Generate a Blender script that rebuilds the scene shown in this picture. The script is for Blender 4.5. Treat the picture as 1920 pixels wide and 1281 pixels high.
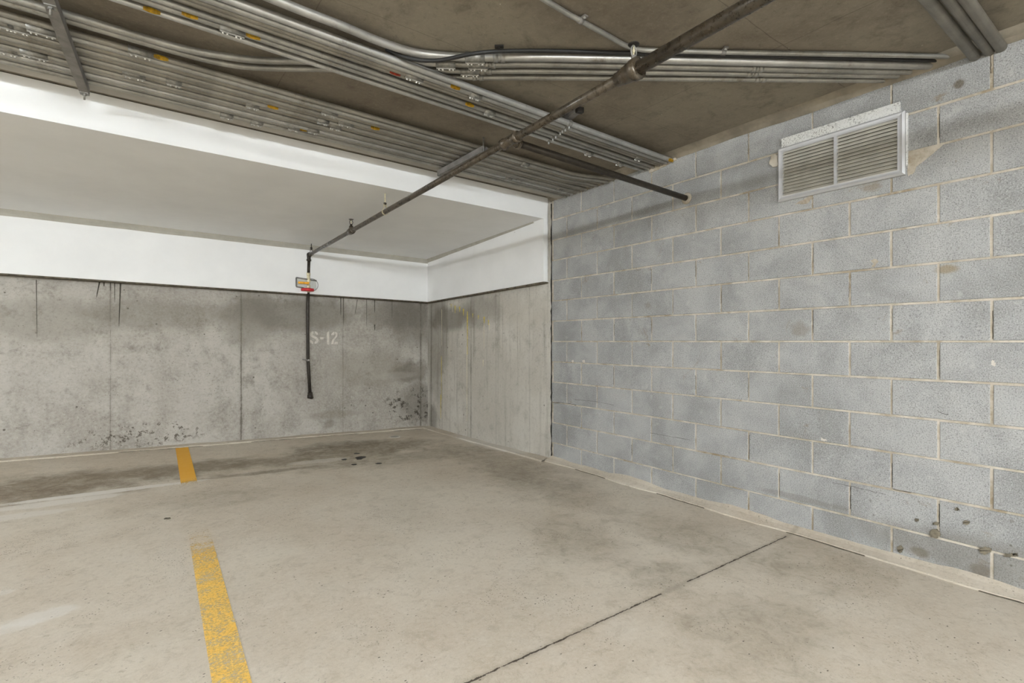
import bpy, bmesh, math, random
from mathutils import Vector, Matrix, noise as mnoise
random.seed(7)
scene = bpy.context.scene
for o in list(bpy.data.objects):
    bpy.data.objects.remove(o)
COL = scene.collection

# ---------------------------------------------------------------- camera
FPX, CX, CY, H = 948.6, 960.0, 640.6, 1.19
TH = math.atan(686.6 / FPX)
cam_d = bpy.data.cameras.new('camera')
cam = bpy.data.objects.new('camera', cam_d)
COL.objects.link(cam)
cam.location = (0, 0, H)
cam.rotation_euler = (math.pi / 2, 0, -TH)
cam_d.sensor_width = 36
cam_d.lens = FPX / 1920 * 36
cam_d.clip_start = 0.05
scene.camera = cam

# ---------------------------------------------------------------- world, exposure
scene.view_settings.view_transform = 'Standard'
scene.view_settings.look = 'None'
scene.view_settings.gamma = 1
scene.view_settings.use_curve_mapping = False
scene.view_settings.exposure = 1.7
world = bpy.data.worlds.new('world')
scene.world = world
world.use_nodes = True
world.node_tree.nodes['Background'].inputs[0].default_value = (0.8, 0.85, 0.9, 1)
world.node_tree.nodes['Background'].inputs[1].default_value = 0.3
LAMP_NEAR = 50.0      # emission of the small globe by the white beam
LAMP_TUBE = 100.0      # emission of the tube just behind the camera and added fill tubes
LAMP_FAR = 360.0       # emission of the tubes far behind the camera, one of them added fill

# ---------------------------------------------------------------- measuring helpers (camera model used to survey the room)
_F = Vector((math.sin(TH), math.cos(TH), 0)); _R = Vector((math.cos(TH), -math.sin(TH), 0))
def ray(px, py): return _F + _R * ((px - CX) / FPX) + Vector((0, 0, (CY - py) / FPX))
def at(px, py, z):
    d = ray(px, py); return Vector((0, 0, H)) + d * ((z - H) / d.z)
def on_x(px, py, X):
    d = ray(px, py); return Vector((0, 0, H)) + d * (X / d.x)
def on_y(px, py, Y, k=0.0):
    d = ray(px, py); return Vector((0, 0, H)) + d * (Y / (d.y - k * d.x))

ZC = 2.65                                   # underside of the slab
XR = 3.312                                  # face of the right wall
def back_y(x): return 6.66 + 0.027 * (x - 3.312)
def beam_y(x): return 3.937 + 0.03 * (x - 3.24)
def panel_y(x): return 6.52 + 0.027 * (x - 3.24)
def sstep(a, b, x):
    t = max(0.0, min(1.0, (x - a) / (b - a))); return t * t * (3 - 2 * t)
def floor_z(x, y):
    s = sstep(3.2, 6.7, y)
    k = 0.033 * (3.312 - max(x, -1.6)) - 0.045
    dip = -0.012 * math.exp(-(((x - 1.8) / 0.9) ** 2 + ((y - 5.1) / 0.7) ** 2))
    return s * k + dip

# ---------------------------------------------------------------- colour + node helpers
def S(r, g, b):
    f = lambda c: (c / 255 / 12.92) if c / 255 <= 0.04045 else ((c / 255 + 0.055) / 1.055) ** 2.4
    return (f(r), f(g), f(b), 1)
class NT:
    def __init__(s, name):
        s.m = bpy.data.materials.new(name); s.m.use_nodes = True
        s.t = s.m.node_tree; s.n = s.t.nodes; s.l = s.t.links
        s.b = s.n['Principled BSDF']
        s.tc = s.n.new('ShaderNodeTexCoord'); s.P = s.tc.outputs['Object']
    def put(s, sock, v):
        if isinstance(v, bpy.types.NodeSocket): s.l.new(v, sock)
        elif v is not None: sock.default_value = v
    def scale(s, v, vec=None, loc=(0, 0, 0)):
        k = s.n.new('ShaderNodeMapping'); s.put(k.inputs[0], vec or s.P)
        k.inputs['Scale'].default_value = v if hasattr(v, '__len__') else (v, v, v)
        k.inputs['Location'].default_value = loc
        return k.outputs[0]
    def noise(s, sc=5, det=4, rough=0.55, vec=None, dist=0, lac=2.0):
        k = s.n.new('ShaderNodeTexNoise'); s.put(k.inputs['Vector'], vec or s.P)
        k.inputs['Scale'].default_value = sc; k.inputs['Detail'].default_value = det
        k.inputs['Roughness'].default_value = rough; k.inputs['Distortion'].default_value = dist
        return k.outputs['Fac']
    def voro(s, sc=5, vec=None, feat='F1', rnd=1):
        k = s.n.new('ShaderNodeTexVoronoi'); s.put(k.inputs['Vector'], vec or s.P)
        k.feature = feat; k.inputs['Scale'].default_value = sc; k.inputs['Randomness'].default_value = rnd
        return k.outputs['Distance']
    def math(s, op, a, b=None, c=None, clamp=False):
        k = s.n.new('ShaderNodeMath'); k.operation = op; k.use_clamp = clamp
        s.put(k.inputs[0], a)
        if b is not None: s.put(k.inputs[1], b)
        if c is not None: s.put(k.inputs[2], c)
        return k.outputs[0]
    def rng(s, v, a, b, c=0.0, d=1.0):
        k = s.n.new('ShaderNodeMapRange'); k.interpolation_type = 'SMOOTHSTEP'
        s.put(k.inputs[0], v)
        for i, q in enumerate((a, b, c, d)): k.inputs[i + 1].default_value = q
        return k.outputs[0]
    def mix(s, f, a, b, mode='MIX'):
        k = s.n.new('ShaderNodeMix'); k.data_type = 'RGBA'; k.blend_type = mode; k.clamp_factor = True
        s.put(k.inputs[0], f); s.put(k.inputs[6], a); s.put(k.inputs[7], b)
        return k.outputs[2]
    def xyz(s):
        k = s.n.new('ShaderNodeSeparateXYZ'); s.l.new(s.P, k.inputs[0]); return k.outputs
    def blob(s, c, r, wob=0.5, wsc=3.0, soft=0.6):
        """1 inside an irregular patch round c with radii r, 0 outside"""
        r = [max(q, 1e-3) for q in r]
        v = s.scale([1 / q for q in r], loc=[-c[i] / r[i] for i in range(3)])
        k = s.n.new('ShaderNodeVectorMath'); k.operation = 'LENGTH'; s.l.new(v, k.inputs[0])
        d = s.math('MULTIPLY_ADD', s.noise(wsc, 5, 0.6), wob * 2, k.outputs['Value'])
        return s.rng(d, 1 + wob + soft / 2 - soft, 1 + wob + soft / 2, 1, 0)
    def bump(s, h, dist=0.002, strength=0.6, prev=None):
        k = s.n.new('ShaderNodeBump'); k.inputs['Strength'].default_value = strength
        k.inputs['Distance'].default_value = dist; s.put(k.inputs['Height'], h)
        if prev is not None: s.l.new(prev, k.inputs['Normal'])
        return k.outputs[0]
    def out(s, col=None, rough=0.8, metal=0.0, nrm=None, spec=0.3, alpha=None):
        s.put(s.b.inputs['Base Color'], col); s.put(s.b.inputs['Roughness'], rough)
        s.put(s.b.inputs['Metallic'], metal); s.put(s.b.inputs['Specular IOR Level'], spec)
        if nrm is not None: s.l.new(nrm, s.b.inputs['Normal'])
        if alpha is not None: s.put(s.b.inputs['Alpha'], alpha)
        return s.m

def simple(name, col, rough=0.6, metal=0.0, var=0.12, sc=20, bump=0.0, spec=0.4):
    m = NT(name)
    n = m.noise(sc, 5, 0.6)
    dark = tuple(c * (1 - var * 2) for c in col[:3]) + (1,)
    lite = tuple(min(1, c * (1 + var)) for c in col[:3]) + (1,)
    c = m.mix(m.rng(n, 0.3, 0.7), dark, lite)
    nr = m.bump(m.noise(sc * 4, 3), 0.001, bump) if bump else None
    return m.out(c, rough, metal, nr, spec)

# ---------------------------------------------------------------- materials
def mat_floor():
    m = NT('floor_concrete')
    x, y, z = m.xyz()
    big = m.noise(0.9, 6, 0.6, dist=0.4); mid = m.noise(4.5, 8, 0.65); fine = m.noise(60, 4, 0.7); tiny = m.noise(260, 2, 0.6)
    c = m.mix(m.rng(big, 0.35, 0.65), S(188, 175, 156), S(202, 192, 175))
    c = m.mix(m.rng(mid, 0.42, 0.72, 0, 0.5), c, S(202, 193, 178))
    c = m.mix(m.rng(mid, 0.46, 0.28, 0, 0.35), c, S(150, 137, 118))
    c = m.mix(m.rng(fine, 0.3, 0.75, 0, 0.35), c, S(208, 200, 186))
    c = m.mix(m.rng(tiny, 0.55, 0.8, 0, 0.35), c, S(120, 110, 95))
    rough = m.noise(34, 8, 0.85, dist=0.5); patch = m.noise(11, 8, 0.8, dist=0.6)
    c = m.mix(m.rng(rough, 0.52, 0.68, 0, 0.5), c, S(140, 128, 110))
    c = m.mix(m.rng(rough, 0.48, 0.34, 0, 0.4), c, S(214, 206, 192))
    c = m.mix(m.rng(patch, 0.5, 0.66, 0, 0.35), c, S(150, 138, 119))
    # tyre tracks and damp patches
    def dark(px, py, rx, ry, k, col=S(106, 96, 80), wob=0.45, sc=2.5, zz=0.0):
        nonlocal c
        p = at(px, py, zz)
        k2 = m.math('MULTIPLY', m.rng(patch, 0.30, 0.62, 0.45, 1.15), k)
        c = m.mix(m.math('MULTIPLY', m.blob((p.x, p.y, 0), (rx, ry, 3), wob * 2.4, sc * 1.6, 1.1), k2), c, col)
    dark(90, 905, 1.1, 0.33, 0.6, S(120, 106, 86), zz=0.08)
    dark(250, 880, 0.85, 0.22, 0.5, S(122, 109, 90), zz=0.08)
    dark(30, 925, 0.8, 0.22, 0.45, S(104, 90, 72), zz=0.08)
    dark(430, 868, 0.75, 0.24, 0.55, S(128, 117, 99), zz=0.05)
    dark(500, 882, 0.5, 0.05, 0.6, S(110, 98, 80), 0.3, zz=0.03)
    dark(620, 855, 0.8, 0.35, 0.4, S(124, 114, 96), zz=0.02)
    dark(700, 838, 0.75, 0.34, 0.6, S(110, 99, 80))
    dark(640, 835, 0.55, 0.18, 0.5, S(96, 86, 70))
    dark(800, 850, 0.9, 0.25, 0.4, S(120, 110, 92))
    dark(930, 865, 0.3, 0.8, 0.35, S(116, 106, 90))
    dark(1000, 905, 0.3, 0.7, 0.35, S(116, 106, 90))
    dark(400, 930, 0.4, 0.25, 0.3, S(132, 121, 103), zz=0.03)
    dark(1080, 1010, 0.25, 0.35, 0.35, S(124, 113, 95))
    dark(1300, 1010, 0.25, 0.5, 0.35, S(128, 117, 98))
    dark(1240, 1080, 0.2, 0.14, 0.35, S(118, 108, 90))
    dark(1420, 1180, 0.35, 0.25, 0.35, S(128, 117, 98))
    dark(1560, 1060, 0.3, 0.3, 0.3, S(136, 124, 104))
    dark(760, 960, 0.2, 0.4, 0.15, S(132, 122, 105))
    # pale efflorescence streaks
    def pale(px, py, rx, ry, k, zz=0.0, wob=0.5, sc=7, soft=0.5):
        nonlocal c
        p = at(px, py, zz)
        c = m.mix(m.math('MULTIPLY', m.blob((p.x, p.y, 0), (rx, ry, 3), wob, sc, soft), k), c, S(214, 209, 200))
    pale(200, 917, 0.62, 0.05, 0.9, 0.06); pale(100, 940, 0.4, 0.07, 0.7, 0.05); pale(20, 965, 0.3, 0.07, 0.5, 0.05)
    pale(70, 1158, 0.13, 0.06, 0.55, wob=0.8, sc=12); pale(10, 1180, 0.10, 0.05, 0.4, wob=0.8, sc=12); pale(5, 1112, 0.04, 0.03, 0.4)
    pale(915, 830, 0.14, 0.75, 0.6); pale(600, 865, 0.3, 0.08, 0.4)
    # gritty clusters and pits
    grit = m.voro(75, m.scale((1, 0.8, 1)))
    zone = m.rng(m.noise(2.4, 6, 0.75, dist=0.8), 0.48, 0.64)
    g1 = m.math('MULTIPLY', m.rng(grit, 0.26, 0.14), zone)
    c = m.mix(m.math('MULTIPLY', g1, 0.75), c, S(98, 88, 72))
    pit = m.rng(m.voro(24, m.scale((0.7, 1.2, 1)), rnd=1), 0.10, 0.06)
    pit = m.math('MULTIPLY', pit, m.rng(m.noise(3.1, 3), 0.46, 0.52))
    c = m.mix(m.rng(m.noise(13, 7, 0.8, dist=1.0), 0.62, 0.7, 0, 0.45), c, S(132, 119, 100))
    c = m.mix(m.math('MULTIPLY', pit, 0.85), c, S(62, 54, 44))
    # saw-cut joint across the bay, filled in one stretch
    wob = m.math('MULTIPLY', m.math('SUBTRACT', m.noise(18, 6, 0.85), 0.5), 0.026)
    wide = m.math('MULTIPLY_ADD', m.noise(14, 6, 0.8), 0.018, -0.0055)
    d = m.math('ABSOLUTE', m.math('SUBTRACT', m.math('ADD', y, wob), 1.52))
    j = m.math('LESS_THAN', d, wide)
    j = m.math('MULTIPLY', j, m.math('GREATER_THAN', m.math('ABSOLUTE', m.math('SUBTRACT', x, 2.07)), 0.10))
    j = m.math('MULTIPLY', j, m.math('LESS_THAN', x, 3.17))
    c = m.mix(m.math('MULTIPLY', m.rng(d, 0.03, 0.0), 0.3), c, S(120, 108, 90))
    c = m.mix(m.math('MULTIPLY', j, 0.92), c, S(58, 48, 38))
    h = m.math('SUBTRACT', m.math('ADD', mid, m.math('MULTIPLY', fine, 0.35)), m.math('ADD', m.math('MULTIPLY', g1, 0.6), m.math('MULTIPLY', j, 2.0)))
    nr = m.bump(h, 0.004, 0.45)
    return m.out(c, m.rng(mid, 0.3, 0.7, 0.62, 0.85), 0, nr, 0.3)

def concrete_wall(name, seams, axis, extra=None, light=S(180, 175, 166), mid_c=S(160, 154, 145), dk=S(118, 112, 102)):
    """board-formed concrete: seams = [(coordinate, half width, strength)] along axis 0 (x) or 1 (y)"""
    m = NT(name)
    X = m.xyz(); u = X[axis]; z = X[2]
    big = m.noise(1.3, 7, 0.62, dist=0.5); mid = m.noise(6, 8, 0.7, dist=0.3); fine = m.noise(45, 4, 0.7)
    st = (14, 14, 0.7) if axis == 1 else (5, 5, 2.2)
    streak = m.noise(1.0, 6, 0.65, vec=m.scale(st))
    c = m.mix(m.rng(big, 0.36, 0.64), mid_c, light)
    c = m.mix(m.rng(mid, 0.5, 0.25, 0, 0.7), c, dk)
    c = m.mix(m.rng(streak, 0.52, 0.3, 0, 0.6 if axis else 0.35), c, dk)
    c = m.mix(m.rng(fine, 0.42, 0.72, 0, 0.4), c, S(192, 188, 180))
    c = m.mix(m.rng(fine, 0.45, 0.25, 0, 0.5), c, S(108, 101, 91))
    c = m.mix(m.rng(m.noise(18, 7, 0.8, dist=0.8), 0.58, 0.72, 0, 0.55), c, S(112, 105, 94))
    grain = m.noise(26, 8, 0.85, dist=0.4)
    c = m.mix(m.rng(grain, 0.53, 0.68, 0, 0.5), c, S(120, 113, 103))
    c = m.mix(m.rng(grain, 0.47, 0.34, 0, 0.4), c, S(202, 197, 188))
    for s0, w, k in seams:
        wv = m.math('MULTIPLY_ADD', m.noise(5, 6, 0.8), w * 6, -w * 2.3)
        d = m.math('ABSOLUTE', m.math('SUBTRACT', m.math('MULTIPLY_ADD', m.noise(3, 3), 0.012, u), s0 + 0.006))
        c = m.mix(m.math('MULTIPLY', m.math('LESS_THAN', d, wv), k), c, S(74, 68, 58))
        c = m.mix(m.math('MULTIPLY', m.rng(d, w * 5, 0), 0.35 * k), c, S(104, 97, 86))
    holes = m.rng(m.voro(7.5), 0.085, 0.055)
    holes = m.math('MULTIPLY', holes, m.rng(m.noise(2.3, 3), 0.47, 0.53))
    c = m.mix(m.math('MULTIPLY', holes, 0.8), c, S(82, 74, 65))
    sm = m.rng(m.voro(26), 0.13, 0.08)
    sm = m.math('MULTIPLY', sm, m.rng(m.noise(1.9, 4, 0.6), 0.52, 0.6))
    c = m.mix(m.math('MULTIPLY', sm, 0.7), c, S(80, 73, 62))
    if extra: c = extra(m, c, u, z)
    h = m.math('SUBTRACT', m.math('ADD', mid, m.math('MULTIPLY', fine, 0.3)), m.math('MULTIPLY', holes, 1.5))
    return m.out(c, 0.82, 0, m.bump(h, 0.004, 0.4), 0.25)

def back_extra(m, c, u, z):
    def sp(px, py, r, h, k, col=S(88, 80, 68), wob=0.5, sc=4, soft=0.8):
        nonlocal c
        p = on_y(px, py, back_y(0), 0.027)
        c = m.mix(m.math('MULTIPLY', m.blob((p.x, p.y, p.z), (r, 3, h), wob, sc, soft), k), c, col)
    sp(560, 590, 0.75, 0.20, 0.6, S(112, 106, 96)); sp(300, 590, 0.6, 0.15, 0.4, S(120, 114, 104)); sp(90, 600, 0.5, 0.22, 0.4, S(120, 114, 104))
    sp(775, 600, 0.35, 0.35, 0.5, S(104, 98, 88)); sp(740, 590, 0.5, 0.2, 0.5, S(100, 94, 84)); sp(690, 690, 0.5, 0.25, 0.35, S(128, 120, 106))
    sp(785, 755, 0.28, 0.30, 0.5, S(96, 90, 80), 0.7, 6); sp(770, 700, 0.3, 0.15, 0.55, S(100, 92, 80), 0.7, 6)
    sp(470, 600, 0.3, 0.3, 0.5, S(116, 110, 100)); sp(618, 795, 0.07, 0.05, 0.4, S(84, 76, 62), 0.6, 14); sp(625, 778, 0.35, 0.05, 0.35, S(120, 112, 98))
    sp(740, 705, 0.3, 0.05, 0.25, S(186, 181, 172), 0.6, 6)
    # dark speckle near the foot
    p = on_y(270, 815, back_y(0), 0.027)
    zone = m.blob((p.x, p.y, p.z), (0.55, 3, 0.13), 0.5, 4, 0.6)
    k = m.math('MULTIPLY', m.rng(m.noise(17, 4, 0.75), 0.56, 0.6), zone)
    c = m.mix(m.math('MULTIPLY', k, 0.8), c, S(74, 66, 54))
    p = on_y(770, 760, back_y(0), 0.027)
    zone = m.blob((p.x, p.y, p.z), (0.4, 3, 0.25), 0.5, 4, 0.6)
    k = m.math('MULTIPLY', m.rng(m.noise(15, 4, 0.75), 0.54, 0.6), zone)
    return m.mix(m.math('MULTIPLY', k, 0.85), c, S(60, 54, 44))
def right_extra(m, c, u, z):
    def sp(y, zz, r, h, k, col, wob=0.5, sc=4, soft=0.8):
        nonlocal c
        c = m.mix(m.math('MULTIPLY', m.blob((XR, y, zz), (3, r, h), wob, sc, soft), k), c, col)
    sp(6.4, 1.2, 0.3, 0.8, 0.5, S(114, 107, 97)); sp(6.0, 1.5, 0.6, 0.16, 0.6, S(100, 94, 84)); sp(5.3, 1.55, 0.5, 0.2, 0.45, S(112, 106, 96))
    sp(4.3, 1.5, 0.35, 0.2, 0.35, S(186, 180, 168)); sp(4.6, 0.5, 0.8, 0.6, 0.3, S(176, 171, 160)); sp(6.5, 0.1, 0.12, 0.2, 0.45, S(80, 73, 62))
    return c

def mat_block():
    m = NT('cinder_block')
    gi = m.n.new('ShaderNodeNewGeometry')
    isl = gi.outputs['Random Per Island']
    fine = m.noise(170, 2, 0.9); big = m.noise(3.2, 6, 0.6, dist=0.4); mid = m.noise(14, 5, 0.6)
    c = m.mix(isl, S(148, 148, 147), S(158, 158, 157))
    c = m.mix(m.rng(big, 0.38, 0.66, 0, 0.55), c, S(184, 184, 181))
    c = m.mix(m.rng(big, 0.46, 0.3, 0, 0.4), c, S(134, 133, 129))
    c = m.mix(m.rng(fine, 0.53, 0.70, 0, 0.55), c, S(204, 203, 200))
    c = m.mix(m.rng(fine, 0.47, 0.33, 0, 0.7), c, S(92, 91, 88))
    c = m.mix(m.rng(mid, 0.60, 0.78, 0, 0.35), c, S(196, 195, 190))
    t = m.noise(2.6, 6, 0.7, dist=1.2)
    c = m.mix(m.rng(t, 0.63, 0.72, 0, 0.55), c, S(128, 112, 84))
    def sp(px, py, r, h, k, col, wob=0.5, sc=8, soft=0.7):
        nonlocal c
        p = on_x(px, py, XR)
        c = m.mix(m.math('MULTIPLY', m.blob((XR, p.y, p.z), (3, r, h), wob, sc, soft), k), c, col)
    sp(1500, 618, 0.045, 0.045, 0.4, S(118, 108, 90), 1.2, 20, 1.0); sp(1798, 158, 0.02, 0.02, 0.7, S(96, 84, 66)); sp(1214, 573, 0.03, 0.03, 0.35, S(118, 108, 90), 1.2, 20, 1.0)
    sp(1725, 1036, 0.04, 0.025, 0.6, S(108, 96, 74)); sp(1775, 505, 0.05, 0.025, 0.6, S(140, 122, 84)); sp(1838, 1070, 0.04, 0.03, 0.6, S(110, 98, 80))
    sp(1850, 1050, 0.5, 0.10, 0.45, S(108, 102, 92)); sp(1500, 935, 0.25, 0.02, 0.4, S(114, 110, 102)); sp(1300, 420, 0.1, 0.08, 0.2, S(126, 124, 120))  # last patch paints the pipe shadow below the branch end
    # scattered dark chips low on the wall
    z = m.xyz()[2]
    k = m.math('MULTIPLY', m.rng(m.voro(11), 0.1, 0.07), m.rng(z, 0.55, 0.15))
    k = m.math('MULTIPLY', k, m.rng(m.xyz()[1], 1.6, 0.9))
    c = m.mix(m.math('MULTIPLY', k, 0.7), c, S(84, 78, 66))
    return m.out(c, 0.9, 0, m.bump(fine, 0.003, 0.55), 0.15)

def mat_mortar():
    m = NT('mortar')
    n = m.noise(9, 6, 0.65); f = m.noise(80, 3, 0.7)
    c = m.mix(m.rng(n, 0.35, 0.65), S(170, 160, 143), S(200, 192, 178))
    c = m.mix(m.rng(m.noise(3.5, 6, 0.75), 0.5, 0.68, 0, 0.7), c, S(132, 115, 86))
    c = m.mix(m.rng(f, 0.45, 0.25, 0, 0.3), c, S(110, 100, 84))
    return m.out(c, 0.9, 0, m.bump(m.math('ADD', n, m.math('MULTIPLY', f, 0.3)), 0.004, 0.5), 0.15)

def mat_ceiling():
    m = NT('slab_concrete')
    x, y, z = m.xyz()
    big = m.noise(1.2, 7, 0.62, dist=0.5); mid = m.noise(6, 6, 0.7, dist=0.4); fine = m.noise(70, 4, 0.7)
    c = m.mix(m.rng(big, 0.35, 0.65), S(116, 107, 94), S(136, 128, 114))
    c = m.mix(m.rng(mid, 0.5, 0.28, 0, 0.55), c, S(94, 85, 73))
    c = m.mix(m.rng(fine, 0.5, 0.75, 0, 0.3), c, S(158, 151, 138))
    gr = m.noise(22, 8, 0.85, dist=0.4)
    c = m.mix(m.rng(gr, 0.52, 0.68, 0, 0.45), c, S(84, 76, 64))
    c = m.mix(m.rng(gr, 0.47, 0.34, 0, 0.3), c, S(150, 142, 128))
    for v, s0, w in ((y, 1.245, 0.0025), (x, 0.62, 0.002), (y, 2.2, 0.0015), (x, 2.55, 0.002)):
        d = m.math('ABSOLUTE', m.math('SUBTRACT', m.math('MULTIPLY_ADD', m.noise(4, 4), 0.02, v), s0))
        c = m.mix(m.math('MULTIPLY', m.math('LESS_THAN', d, m.math('MULTIPLY', m.noise(12, 4, 0.7), w * 2)), 0.4), c, S(60, 52, 42))
    sp = m.rng(m.voro(9), 0.03, 0.02)
    c = m.mix(sp, c, S(190, 184, 170))
    return m.out(c, 0.85, 0, m.bump(mid, 0.004, 0.35), 0.2)

def mat_white():
    m = NT('white_paint')
    n = m.noise(2.2, 6, 0.6); f = m.noise(30, 4, 0.6)
    c = m.mix(m.rng(n, 0.3, 0.7), S(230, 230, 229), S(236, 236, 235))
    c = m.mix(m.rng(m.voro(3.3), 0.018, 0.012, 0, 0.8), c, S(110, 105, 98))
    return m.out(c, 0.6, 0, m.bump(m.math('ADD', n, m.math('MULTIPLY', f, 0.15)), 0.004, 0.25), 0.3)

def mat_yellow():
    m = NT('worn_yellow_paint')
    x, y, z = m.xyz()
    n = m.noise(90, 6, 0.85); b = m.noise(9, 6, 0.75); s = m.noise(1.0, 6, 0.8, vec=m.scale((60, 150, 1)))
    # worn through completely in the middle stretch
    far = m.rng(y, 4.75, 5.15)
    near = m.rng(y, 3.95, 3.1)
    ghost = m.math('MULTIPLY', m.rng(y, 3.3, 4.3), 0.12)
    keep = m.math('ADD', m.math('ADD', far, near), ghost, clamp=True)
    wear = m.math('ADD', m.math('MULTIPLY', n, 0.5), m.math('ADD', m.math('MULTIPLY', b, 0.3), m.math('MULTIPLY', s, 0.35)))
    thr = m.math('MULTIPLY_ADD', keep, 0.165, 0.445)
    thr = m.math('MULTIPLY_ADD', m.rng(y, 4.8, 5.3), 0.16, thr)
    a = m.rng(m.math('SUBTRACT', thr, wear), -0.06, 0.07)
    c = m.mix(m.rng(b, 0.3, 0.7), S(232, 184, 84), S(240, 205, 122))
    c = m.mix(m.rng(y, 4.6, 5.2, 0, 0.8), c, S(222, 160, 34))
    return m.out(c, 0.7, 0, m.bump(n, 0.002, 0.3), 0.3, a)

def mat_galv(name, lo, hi, rough=0.5, metal=0.35):
    m = NT(name)
    st = m.noise(6, 6, 0.7); f = m.noise(50, 3, 0.6)
    oi = m.n.new('ShaderNodeObjectInfo')
    c = m.mix(m.rng(st, 0.3, 0.7), lo, hi)
    c = m.mix(m.math('MULTIPLY', oi.outputs['Random'], 0.35), c, S(150, 144, 132))
    c = m.mix(m.rng(m.noise(3.5, 6, 0.75), 0.55, 0.7, 0, 0.65), c, S(100, 90, 76))
    c = m.mix(m.rng(f, 0.6, 0.8, 0, 0.3), c, S(90, 84, 76))
    return m.out(c, rough, metal, m.bump(st, 0.001, 0.2), 0.5)

def mat_spangle():
    m = NT('spangled_zinc')
    v = m.noise(110, 5, 0.8, dist=0.8)
    c = m.mix(m.rng(v, 0.38, 0.5), S(128, 126, 120), S(226, 226, 222))
    c = m.mix(m.rng(m.noise(6, 4), 0.45, 0.6, 0, 0.6), c, S(226, 226, 224))
    return m.out(c, 0.45, 0.2, m.bump(v, 0.001, 0.2), 0.5)

def mat_iron():
    m = NT('aged_black_pipe')
    a = m.noise(5, 6, 0.7); b = m.noise(30, 5, 0.7)
    c = m.mix(m.rng(a, 0.35, 0.65), S(60, 54, 45), S(84, 73, 58))
    c = m.mix(m.rng(b, 0.45, 0.7, 0, 0.6), c, S(98, 90, 78))
    c = m.mix(m.rng(b, 0.42, 0.28, 0, 0.8), c, S(44, 38, 32))
    return m.out(c, m.rng(b, 0.3, 0.7, 0.2, 0.42), 0.35, m.bump(b, 0.001, 0.3), 0.6)

M = {
    'floor': mat_floor(), 'block': mat_block(), 'mortar': mat_mortar(), 'ceiling': mat_ceiling(), 'white': mat_white(),
    'yellow_line': mat_yellow(),
    'back': concrete_wall('formed_concrete_back', [(-0.292, 0.006, 0.35), (0.895, 0.009, 0.65), (2.079, 0.003, 0.5), (-1.6, 0.008, 0.6), (3.2, 0.01, 0.6)], 0, back_extra),
    'side': concrete_wall('formed_concrete_side', [(6.22, 0.004, 0.4), (5.457, 0.007, 0.5), (4.894, 0.003, 0.45), (4.256, 0.005, 0.3), (6.55, 0.01, 0.6)], 1, right_extra, light=S(204, 200, 191), mid_c=S(188, 183, 173), dk=S(140, 134, 123)),
    'white_wall': simple('white_wall', S(215, 213, 208), 0.85, 0, 0.03, 3),
    'plain': simple('plain_concrete', S(165, 160, 150), 0.85, 0, 0.08, 3),
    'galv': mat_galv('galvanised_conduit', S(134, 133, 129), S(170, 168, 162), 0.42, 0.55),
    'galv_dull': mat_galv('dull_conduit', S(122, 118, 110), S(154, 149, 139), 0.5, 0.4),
    'galv_lit': mat_galv('lit_conduit', S(160, 160, 157), S(190, 189, 186), 0.36, 0.6),  # paler copy of the conduit metal, lamp brightness put into the colour
    'coupling': simple('zinc_coupling', S(146, 144, 138), 0.4, 0.6, 0.15, 60),
    'screw': simple('bright_screw', S(232, 232, 228), 0.25, 0.7, 0.05, 60),
    'tag_yellow': simple('yellow_sticker', S(212, 168, 36), 0.5, 0, 0.25, 60),
    'tag_red': simple('red_sticker', S(186, 62, 36), 0.5, 0, 0.25, 60),
    'strut': simple('grey_strut', S(132, 128, 124), 0.6, 0.25, 0.15, 12),
    'iron': mat_iron(),
    'iron_dark': simple('dark_pipe', S(56, 50, 43), 0.5, 0.2, 0.2, 25),
    'black': simple('black_rubber', S(34, 33, 32), 0.55, 0, 0.1, 30),
    'black_steel': simple('black_steel', S(46, 42, 38), 0.45, 0.3, 0.15, 40),
    'alu': simple('aluminium', S(196, 196, 197), 0.4, 0.3, 0.03, 10),
    'louver': simple('louver_beige', S(206, 201, 188), 0.5, 0.15, 0.06, 14),
    'spangle': mat_spangle(),
    'panel_strip': simple('darker_strip', S(172, 168, 157), 0.85, 0, 0.05, 9),
    'head_mortar': simple('brown_mortar', S(140, 131, 116), 0.9, 0, 0.15, 7),
    'void': simple('dark_void', S(28, 25, 22), 0.95, 0, 0.1, 10),
    'edge': simple('foam_edge', S(106, 98, 84), 0.9, 0, 0.3, 20),
    'valve_red': simple('red_plastic', S(200, 40, 48), 0.45, 0, 0.1, 40),
    'valve_yellow': simple('yellow_plastic', S(224, 160, 30), 0.45, 0, 0.1, 40),
    'brass': simple('pale_brass', S(214, 204, 172), 0.4, 0.3, 0.1, 60),
    'stencil': simple('white_stencil_paint', S(204, 198, 188), 0.8, 0, 0.06, 30),
    'drip_yellow': simple('dried_yellow_drip', S(202, 182, 92), 0.6, 0, 0.15, 40),
    'drip_pale': simple('dried_pale_drip', S(216, 206, 176), 0.6, 0, 0.1, 40),
    'drip_dark': simple('dried_dark_drip', S(62, 56, 46), 0.7, 0, 0.2, 40),
    'tar': simple('black_tar', S(30, 26, 23), 0.5, 0, 0.1, 40),
    'splat': simple('dark_mortar', S(122, 114, 98), 0.9, 0, 0.2, 30),
    'plate': simple('pale_plate', S(196, 198, 192), 0.6, 0.1, 0.05, 20),
}
def emit(name, col, k):
    m = NT(name); m.put(m.b.inputs['Base Color'], (0.9, 0.9, 0.9, 1))
    m.put(m.b.inputs['Emission Color'], col); m.b.inputs['Emission Strength'].default_value = k
    return m.m
M['globe'] = emit('lit_globe', (0.895, 0.955, 1.0, 1), LAMP_NEAR)
M['tube'] = emit('lit_tube', (0.895, 0.955, 1.0, 1), LAMP_TUBE)
M['far_tube'] = emit('lit_far_tube', (0.895, 0.955, 1.0, 1), LAMP_FAR)

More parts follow.
